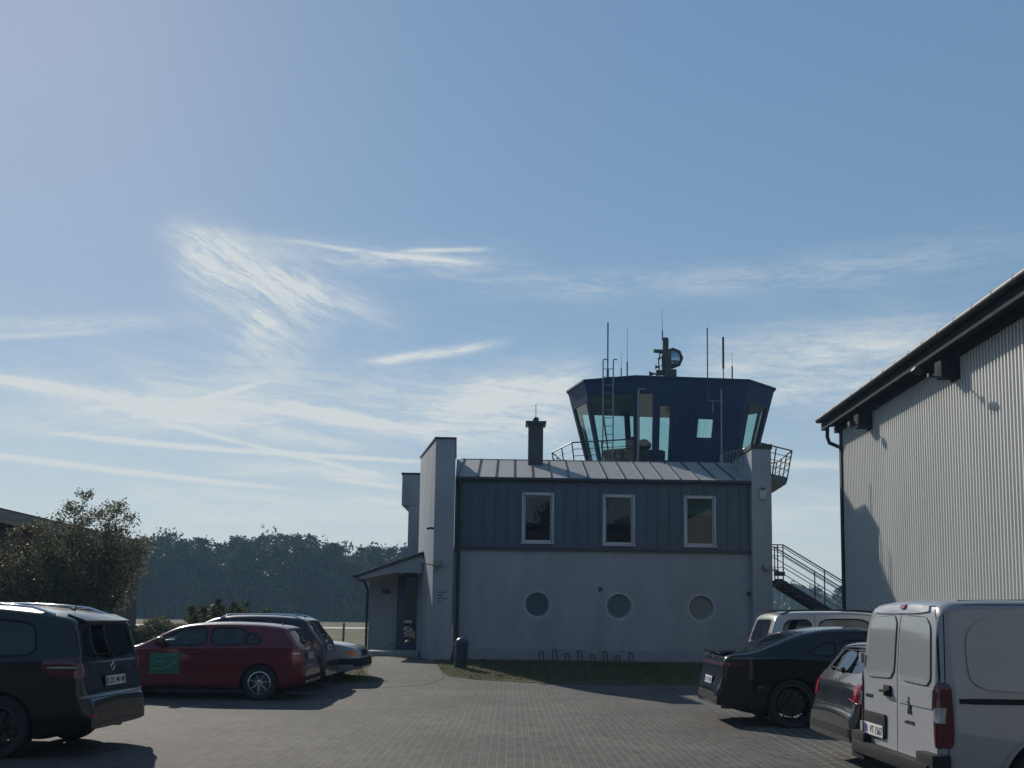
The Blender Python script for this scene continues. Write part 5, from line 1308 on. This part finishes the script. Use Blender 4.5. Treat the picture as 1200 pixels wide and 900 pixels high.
# ---- 3. dark estate behind it
GREY = paint('graphite', (0.014, 0.018, 0.022), 0.28, 0.2)
sp3 = dict(HATCH); sp3.update(dims=(4.45, 1.82, 1.56), paint=GREY, axles=(0.88, 3.58), wheel_r=0.33,
    outline=[(0, .36), (0.0, .54), (.015, .66), (.06, .74), (.10, .94), (.16, 1.06), (.42, 1.40), (.44, 1.46), (.55, 1.51), (1.0, 1.55), (1.6, 1.56), (2.1, 1.54), (2.45, 1.47), (3.10, 1.10), (3.25, 1.05), (3.8, .96), (4.2, .84), (4.4, .68), (4.45, .5), (4.45, .34)],
    belt=[(0, 1.05), (3.0, .97), (4.45, .72)], cabin=(0.14, 3.15),
    side_windows=[([(0.62, 1.10), (0.75, 1.36), (1.15, 1.43), (1.15, 1.08)], 0), ([(1.22, 1.08), (1.22, 1.44), (1.95, 1.45), (1.95, 1.05)], 0), ([(2.03, 1.05), (2.03, 1.45), (2.35, 1.41), (2.90, 1.08), (2.88, 1.04)], 0)],
    rear_window=[(-0.60, 1.10), (0.60, 1.10), (0.53, 1.38), (0.45, 1.42), (-0.45, 1.42), (-0.53, 1.38)], windscreen=[(-0.66, 1.12), (0.66, 1.12), (0.52, 1.44), (-0.52, 1.44)],
    handles=[(1.4, .96), (2.15, .95)], mirror=(2.75, 1.10), rails=(0.55, 2.25, CHROME), gaps=[([(1.18, .45), (1.18, 1.02)], (1, -1)), ([(1.99, .3), (1.99, 1.0)], (1, -1))], glass=CARGLD)
c3 = build_car('dark_estate_car', sp3, (-3.80, 21.25, 0.0), R(180), 'dark grey estate car with roof rails hidden behind the red hatchback', 'car')
lens(c3, [(.56, .86), (.88, .84), (.88, 1.02), (.62, 1.05)], 'R', REDD, sides=(1, -1)); lens(c3, [(.03, .84), (.03, 1.04), (.20, 1.04), (.34, .92), (.2, .85)], 'S', REDD, sides=(1, -1))
plate(c3, 'P  KR 905', .88, 0.075, tilt=R(6)); roundel(c3, 0, 1.0, .04, CHROME); wiper(c3, 0.02, 0.42, 1.12, 0)

# ---- 4. silver old saloon facing right
SILV = paint('pale_silver', (0.34, 0.34, 0.34), 0.3, 0.25)
sp4 = dict(dims=(4.15, 1.68, 1.42), paint=SILV, wheel_r=0.295, axles=(0.80, 3.28), rim_r=0.19, spokes=8,
    outline=[(0, .34), (0, .5), (.02, .60), (.06, .66), (.08, .90), (.30, .97), (.75, 1.02), (1.15, 1.36), (1.4, 1.41), (2.1, 1.42), (2.35, 1.38), (2.95, .97), (3.1, .93), (3.6, .88), (3.98, .80), (4.06, .74), (4.09, .60), (4.14, .57), (4.15, .42), (4.15, .32)],
    belt=[(0, .93), (3.0, .88), (4.15, .74)], cabin=(0.8, 2.98), tumble=0.17, rear_in=0.08, front_in=0.12, pfront=0.35,
    side_windows=[([(1.12, .98), (1.30, 1.28), (1.72, 1.31), (1.72, .96)], 0), ([(1.80, .96), (1.80, 1.31), (2.25, 1.28), (2.72, .96)], 0)],
    rear_window=[(-0.55, 1.05), (0.55, 1.05), (0.48, 1.30), (-0.48, 1.30)], rear_window_depth=1.5, windscreen=[(-0.62, 1.0), (0.62, 1.0), (0.50, 1.30), (-0.50, 1.30)], windscreen_depth=2.0,
    seats=[(1.2, 0, 1.1), (1.95, .36, .46), (1.95, -.36, .46)], dash=2.4, handles=[(1.25, .86), (1.95, .86)], mirror=(2.6, .98), gaps=[([(1.76, .3), (1.76, .94)], (1, -1)), ([(2.82, .3), (2.84, .90)], (1, -1)), ([(2.98, .88), (3.95, .76)], (1, -1))], handle_mat=TRIM)
c4 = build_car('silver_saloon', sp4, (-7.48, 23.15, 0.06), 0.0, 'old silver saloon with orange indicator pointing right, its rear behind the dark estate car', 'car')
lens(c4, [(3.78, .60), (3.78, .71), (4.08, .70), (4.08, .59)], 'S', AMBER, 'indicator', (1, -1), off=0.01)
lens(c4, [(.44, .59), (.76, .59), (.76, .71), (.44, .71)], 'F', CLEARL, 'headlight', (1, -1), off=0.008)
c4.patch([(-.42, .58), (.42, .58), (.42, .72), (-.42, .72)], 'F', 1, 0.008, 0.02, name='grille', m=TRIM)
c4.patch([(-.80, .36), (.80, .36), (.80, .54), (-.80, .54)], 'F', 1, 0.02, 0.04, name='bumper', m=TRIM)
c4.patch([(3.62, .40), (4.16, .40), (4.16, .53), (3.62, .53)], 'S', -1, 0.015, 0.03, name='bumper_end', m=TRIM)
c4.patch([(1.1, .38), (2.95, .38), (2.95, .45), (1.1, .45)], 'S', -1, 0.012, 0.02, name='rub_strip', m=TRIM)

# ---- 5. black fastback, right
sp5 = dict(dims=(5.0, 1.96, 1.52), paint=BLK, wheel_r=0.365, axles=(1.10, 4.05), rim_r=0.275, rim=ALLOYD, spokes=10, tyre_w=0.27, arch=0.03,
    outline=[(0, .36), (0.0, .48), (.02, .58), (.055, .66), (.03+.06, .80), (.10, .96), (.13, 1.06), (.22, 1.10), (.50, 1.13), (.72, 1.20), (1.25, 1.42), (1.7, 1.505), (2.2, 1.52), (2.7, 1.46), (3.55, 1.02), (3.8, .93), (4.4, .86), (4.8, .72), (4.97, .56), (5.0, .4), (5.0, .32)],
    belt=[(0, 1.0), (1.0, 1.03), (2.0, .98), (3.6, .90), (5.0, .66)], cabin=(0.9, 3.5), tumble=0.22, rear_in=0.22, prear=0.6, front_in=.25,
    side_windows=[([(1.30, 1.10), (1.62, 1.26), (1.80, 1.29), (1.76, 1.07)], 0), ([(1.86, 1.06), (1.90, 1.31), (2.30, 1.34), (2.30, 1.03)], 0), ([(2.38, 1.03), (2.38, 1.34), (2.75, 1.29), (3.25, .98)], 0)],
    rear_window=[(-0.56, 1.20), (0.56, 1.20), (0.46, 1.37), (-0.46, 1.37)], rear_window_depth=1.6, windscreen=[(-0.70, 1.02), (0.70, 1.02), (0.55, 1.34), (-0.55, 1.34)], windscreen_depth=2.5, glass=CARGLD,
    seats=[(1.6, .38, .5), (1.6, -.38, .5), (2.45, .4, .5), (2.45, -.4, .5)], dash=3.0, handles=[(1.75, .93), (2.55, .90)], mirror=(3.1, 1.02),
    gaps=[([(1.60, .66), (1.84, .80), (1.84, 1.04)], (1, -1)), ([(2.34, .26), (2.34, 1.0)], (1, -1)), ([(.10, .70), (.72, .70)], (1, -1))])
c5 = build_car('black_fastback', sp5, (3.12, 15.75, 0), 0.0, 'long black fastback car with dark wheels parked tail out behind the small black hatchback', 'car')
lens(c5, [(.04, .90), (.04, .97), (.36, .97), (.42, .94), (.34, .90)], 'S', REDD, sides=(1, -1))
c5.patch([(-.86, .90), (.86, .90), (.86, .96), (-.86, .96)], 'R', 1, 0.010, 0.02, name='light_band', m=mat('smoked_lens', (0.16, 0.05, 0.05), 0.06, 0.3, coat=1))
c5.patch([(-.70, .36), (.70, .36), (.62, .50), (-.62, .50)], 'R', 1, 0.006, name='diffuser', m=TRIM)
for yy in (.52, -.52, .64, -.64):
    m = MB(); m.lathe([(0.040, -0.02), (0.045, 0.0), (0.045, 0.12), (0.036, 0.12), (0.034, 0.0)], (0.02, yy, .40), 'X', 16, closed=True); m.build('exhaust_tip', CHROME, c5.root, 40)
plate(c5, 'B  HT 3140', .66, 0.035, tilt=R(10)); roundel(c5, 0, 1.02, .03, CHROME)
m = MB(); m.hexa([(.10, -.62, 1.075), (.34, -.62, 1.12), (.34, .62, 1.12), (.10, .62, 1.075), (.08, -.60, 1.105), (.34, -.62, 1.135), (.34, .62, 1.135), (.08, .60, 1.105)]); m.build('spoiler', BLK, c5.root, bevel=0.008)

# ---- 6. small black hatchback between fastback and van
sp6 = dict(HATCH); sp6.update(paint=paint('black_pearl', (0.006, 0.007, 0.008), 0.24), rim=ALLOY, glass=CARGLD)
c6 = build_car('black_hatchback', sp6, (3.63, 11.35, 0), 0.0, 'small black hatchback with red tail lights squeezed beside the white van', 'car')
hatch_rear(c6, txt='PM  SB 77', pz=.50)

# ---- 7. silver van-like car with roof rails behind the fastback
sp7 = dict(dims=(4.35, 1.80, 1.80), paint=paint('silver_grey', (0.36, 0.37, 0.37), 0.3, 0.4), wheel_r=0.32, axles=(0.80, 3.50), rim_r=0.2,
    outline=[(0, .38), (0, .55), (.02, .68), (.07, .74), (.10, .98), (.30, 1.55), (.34, 1.66), (.42, 1.74), (.7, 1.78), (1.8, 1.80), (2.4, 1.76), (3.2, 1.22), (3.5, 1.10), (4.0, .98), (4.28, .78), (4.35, .55), (4.35, .34)],
    belt=[(0, 1.10), (3.2, 1.05), (4.35, .75)], cabin=(0.14, 3.3), tumble=0.15, rear_in=0.12, prear=.4,
    side_windows=[([(0.42, 1.18), (0.52, 1.60), (1.00, 1.62), (1.00, 1.17)], 0), ([(1.14, 1.17), (1.14, 1.63), (2.10, 1.64), (2.10, 1.14)], 0), ([(2.26, 1.14), (2.26, 1.63), (2.50, 1.60), (3.05, 1.20), (3.03, 1.13)], 0)],
    rear_window=[(-0.62, 1.16), (0.62, 1.16), (0.55, 1.56), (0.47, 1.61), (-0.47, 1.61), (-0.55, 1.56)], rear_window_depth=.8, windscreen=[(-0.68, 1.2), (0.68, 1.2), (0.56, 1.66), (-0.56, 1.66)], windscreen_depth=2.2,
    seats=[(1.15, 0, 1.15), (2.1, .38, .5), (2.1, -.38, .5)], dash=2.8, handles=[(1.3, 1.05), (2.4, 1.04)], mirror=(2.95, 1.2), rails=(0.45, 2.5, TRIM), antenna=(2.55, 0.42), gaps=[([(1.07, .5), (1.07, 1.7)], (1, -1)), ([(2.18, .3), (2.18, 1.7)], (1, -1))])
c7 = build_car('silver_minivan', sp7, (4.58, 19.05, 0), 0.0, 'tall silver car with black roof rails showing above the black fastback', 'car')
lens(c7, [(.66, .98), (.88, .98), (.82, 1.35), (.72, 1.35)], 'R', REDL, sides=(1, -1)); wiper(c7, 0.02, .45, 1.19, 0)
lens(c7, [(.05, .90), (.05, 1.12), (.20, 1.40), (.26, 1.38), (.18, .92)], 'S', REDL, sides=(1, -1))
plate(c7, 'OHV  C 61', .80, 0.075, tilt=R(5))

# ---- 8. white delivery van, right foreground
WHT = paint('van_white', (0.27, 0.28, 0.30), 0.33)
sp8 = dict(dims=(4.40, 1.86, 1.82), paint=WHT, wheel_r=0.325, axles=(0.88, 3.66), rim_r=0.2, hollow=False, arch=0.05, arch_dz=0.0,
    outline=[(0.0, .34), (0.0, .60), (.005, .9), (.015, 1.12), (.05, 1.55), (.075, 1.70), (.11, 1.765), (.20, 1.80), (.6, 1.815), (2.2, 1.82), (2.6, 1.78), (3.3, 1.25), (3.6, 1.12), (4.1, 1.0), (4.33, .8), (4.40, .55), (4.40, .34)],
    belt=[(0, 1.08), (3.2, 1.05), (4.4, .8)], cabin=(0, 0), tumble=0.10, rear_in=0.075, prear=0.16, crown=0.03, endz=0.34, mirror=(3.0, 1.15),
    gaps=[([(0.075, .45), (0.075, 1.10), (0.12, 1.74)], (1, -1)), ([(1.30, .35), (1.30, 1.66), (2.25, 1.66), (2.25, .35)], (1, -1)), ([(0.10, 1.745), (1.5, 1.765), (2.4, 1.76)], (1, -1))])
c8 = build_car('white_delivery_van', sp8, (3.42, 8.83, 0), 0.0, 'white delivery van with blank rear doors cut off by the right edge of the picture', 'van')
# rear doors
def S8(p, **k): return c8.strip(p, 'R', **k)
S8([(-.03, .42), (-.03, 1.72)], w=0.012); S8([(-.84, .44), (-.835, 1.10), (-.765, 1.60), (-.66, 1.735), (.66, 1.735), (.765, 1.60), (.835, 1.10), (.84, .44)], w=0.012)
PANELM = WHT
for sg, y0, y1 in ((1, .03, .70), (-1, .09, .72)):
    pl = [(sg*y0, 1.10), (sg*(y1+.02), 1.08), (sg*(y1-.04), 1.56), (sg*(y1-.14), 1.64), (sg*y0, 1.655)]
    c8.patch(smooth_closed(pl, 2, .12), 'R', 1, 0.012, 0.03, name='door_panel', m=mat('paint_panel_grey', (0.24, 0.25, 0.26), 0.12, coat=0.6))
    c8.strip(smooth_closed(pl, 2, .12), 'R', 1, 0.014, 0.001, closed=True, m=TRIM, name='window_seal')
# raised shelf line of the doors
c8.patch([(-.76, .90), (-.08, .90), (-.08, 1.06), (-.78, 1.06)], 'R', 1, 0.010, 0.02, name='door_swage', m=WHT)
lens(c8, [(.80, .60), (.885, .60), (.875, 1.12), (.80, 1.12)], 'R', REDD, sides=(1, -1), off=.012)
lens(c8, [(-.01, .62), (-.01, 1.12), (.10, 1.12), (.115, 1.04), (.115, .66), (.09, .60)], 'S', REDD, sides=(1, -1), off=.010)
lens(c8, [(.815, .80), (.915, .80), (.915, .92), (.815, .92)], 'R', CLEARL, sides=(1, -1), off=.018, name='reversing_light')
c8.patch([(-.12, 1.715), (-.02, 1.715), (-.02, 1.745), (-.12, 1.745)], 'R', 1, 0.03, 0.05, name='brake_light', m=REDL)
c8.patch(smooth_closed([(-.62, 1.675), (.62, 1.675), (.56, 1.745), (-.56, 1.745)], 1), 'R', 1, 0.016, 0.05, name='door_header', m=WHT)
# bumper with dark step and corner blocks
m = MB()
for pr in ([(-.07, -.93), (-.07, .93)],): m.box(-.10, .05, -.86, .86, .36, .47); m.box(-.075, .08, -.93, -.60, .30, .555); m.box(-.075, .08, .60, .93, .30, .555)
m.build('bumper', TRIM, c8.root, bevel=0.025)
# door handle recess, hinge blocks
m = MB(); m.box(-.012, .02, .10, .24, .93, 1.03); m.box(-.05, .0, .09, .25, .965, .99); m.build('rear_handle', TRIM, c8.root, bevel=0.01)
m = MB()
for z in (.60, 1.25): m.box(-.015, .02, .78, .845, z-.05, z+.05)
m.build('hinge', WHT, c8.root, bevel=0.01)
m = MB(); m.box(-.012, .01, .22, .74, .56, .76); m.build('plate_recess', TRIM, c8.root, bevel=0.012)
plate(c8, 'B  VT 1567', .60, -0.016, y=.48, w=.46)
me = text_mesh('e-EXPERT', .055, .001, .001)
# emblem and lettering on the doors
LOGO = mat('badge_dark', (0.03, 0.03, 0.035), 0.3, 0.5)
def mark(polys, y, z, sc, name):
    m = MB(); x = c8.cast((-3, y, z), (1, 0, 0))[0].x
    for pl in polys: m.prism([(x-.010, y-p[0]*sc, z+p[1]*sc) for p in pl], (0.009, 0, 0))
    return m.build(name, LOGO, c8.root)
mark([[(-.1, .95), (.25, 1.0), (.35, .8), (.2, .6), (.45, .35), (.35, -.1), (.55, -.7), (.35, -.75), (.05, -.15), (-.15, -.7), (-.4, -.7), (-.15, .1), (-.25, .5), (-.1, .7)], [(-.55, .45), (-.28, .55), (-.3, .35)]], -.30, .88, .085, 'emblem')
x = c8.cast((-3, -.30, .755), (1, 0, 0))[0].x
t = link_mesh('lettering', text_mesh('e-PARTNER', .042, .001, .0012), LOGO, c8.root); t.rotation_euler = (R(90), 0, R(-90)); t.location = (x-.004, -.30, .745)
x = c8.cast((-3, .60, .96), (1, 0, 0))[0].x
t = link_mesh('lettering', text_mesh('PEUGEOT', .045, .001, .0012), LOGO, c8.root); t.rotation_euler = (R(90), 0, R(-90)); t.location = (x-.004, .64, .90)
# side: pressed blank window outline, sliding door rail, sill
for x0, x1 in ((0.26, 1.22), (1.38, 2.18)):
    pl = smooth_closed([(x0, 1.16), (x0+.10, 1.06), (x1-.05, 1.06), (x1, 1.12), (x1, 1.60), (x1-.06, 1.66), (x0+.22, 1.66), (x0+.06, 1.58), (x0, 1.45)], 2, .2)
    for sg in (1, -1):
        c8.patch(pl, 'S', sg, 0.014, 0.02, name='blank_window', m=WHT)
for sg in (1, -1):
    c8.patch(smooth_closed([(.17, .955), (.17, 1.0), (1.45, 1.0), (1.45, .955)], 1, .1), 'S', sg, 0.006, 0.01, name='sliding_rail', m=TRIM)
    c8.patch([(1.25, .30), (3.2, .30), (3.2, .42), (1.25, .42)], 'S', sg, 0.012, 0.02, name='side_sill', m=TRIM)
    c8.patch(smooth_closed([(2.35, 1.10), (2.35, 1.60), (2.6, 1.58), (3.12, 1.18), (3.1, 1.10)], 2), 'S', sg, 0.004, name='window', m=mat('dark_glass', (0.01, 0.012, 0.014), 0.03))
    c8.strip([(r_, z_) for r_, z_ in [(0.88+.40*math.cos(a), .325+.40*math.sin(a)) for a in np.linspace(0.15, 2.99, 24)]], 'S', sg, 0.03, 0.006, 'arch_lip', WHT)
c8.patch(smooth_closed([(-.70, 1.22), (.70, 1.22), (.56, 1.70), (-.56, 1.70)], 2, .1), 'F', 1, .004, name='windscreen', m=MATS['dark_glass'])
for sg in (1, -1):
    m = MB(); m.tube([c8.cast((xx, sg*.62, 4), (0, 0, -1))[0] for xx in (0.3, 0.8, 1.3, 1.8, 2.3)], 0.008, 6); m.build('roof_channel', GALV, c8.root, 40)
if me: bpy.data.meshes.remove(me)
# ================================================================== added, out of view behind the viewer: darkens pane reflections and shades the facade
bh = empty('added_rear_hall', (-5, -18, 0)); tag(bh, 'added dark metal hall, unseen behind the viewer, mirrored in the panes and shading the facade', 'industrial hall')
m = MB(); m.box(-40, 30, -12, 0, 0, 8.6)
x = -40
m.build('wall', mat('dark_sheet_metal', (0.03, 0.034, 0.042), 0.7, 0.0, var=0.2, vscale=2, stretch=(3, 3, 0.3)), bh)
m = MB(); m.hexa([(-40.4, -12.4, 8.602), (30.4, -12.4, 8.602), (30.4, 0.5, 8.602), (-40.4, 0.5, 8.602), (-40.4, -12.4, 9.9), (30.4, -12.4, 9.9), (30.4, 0.5, 8.8), (-40.4, 0.5, 8.8)]); m.build('roof', HD, bh)
# ------------------------------------------------------------------ haze
def haze():
    m = MB(); m.box(-1260, 1260, -430, 1260, -1.0, 24.0); o = m.build('haze'); tag(o, kind='stuff'); o['label'] = 'thin bluish haze in the air over the airfield'; o['category'] = 'haze'
    mt = bpy.data.materials.new('haze_air'); mt.use_nodes = True; nt = mt.node_tree; nt.nodes.clear()
    out = nt.nodes.new('ShaderNodeOutputMaterial'); v = nt.nodes.new('ShaderNodeVolumePrincipled')
    v.inputs['Color'].default_value = (0.45, 0.72, 1.0, 1); v.inputs['Density'].default_value = HAZE; v.inputs['Anisotropy'].default_value = 0.0
    nt.links.new(v.outputs[0], out.inputs['Volume']); o.data.materials.append(mt)
HAZE = 0.0008
haze()
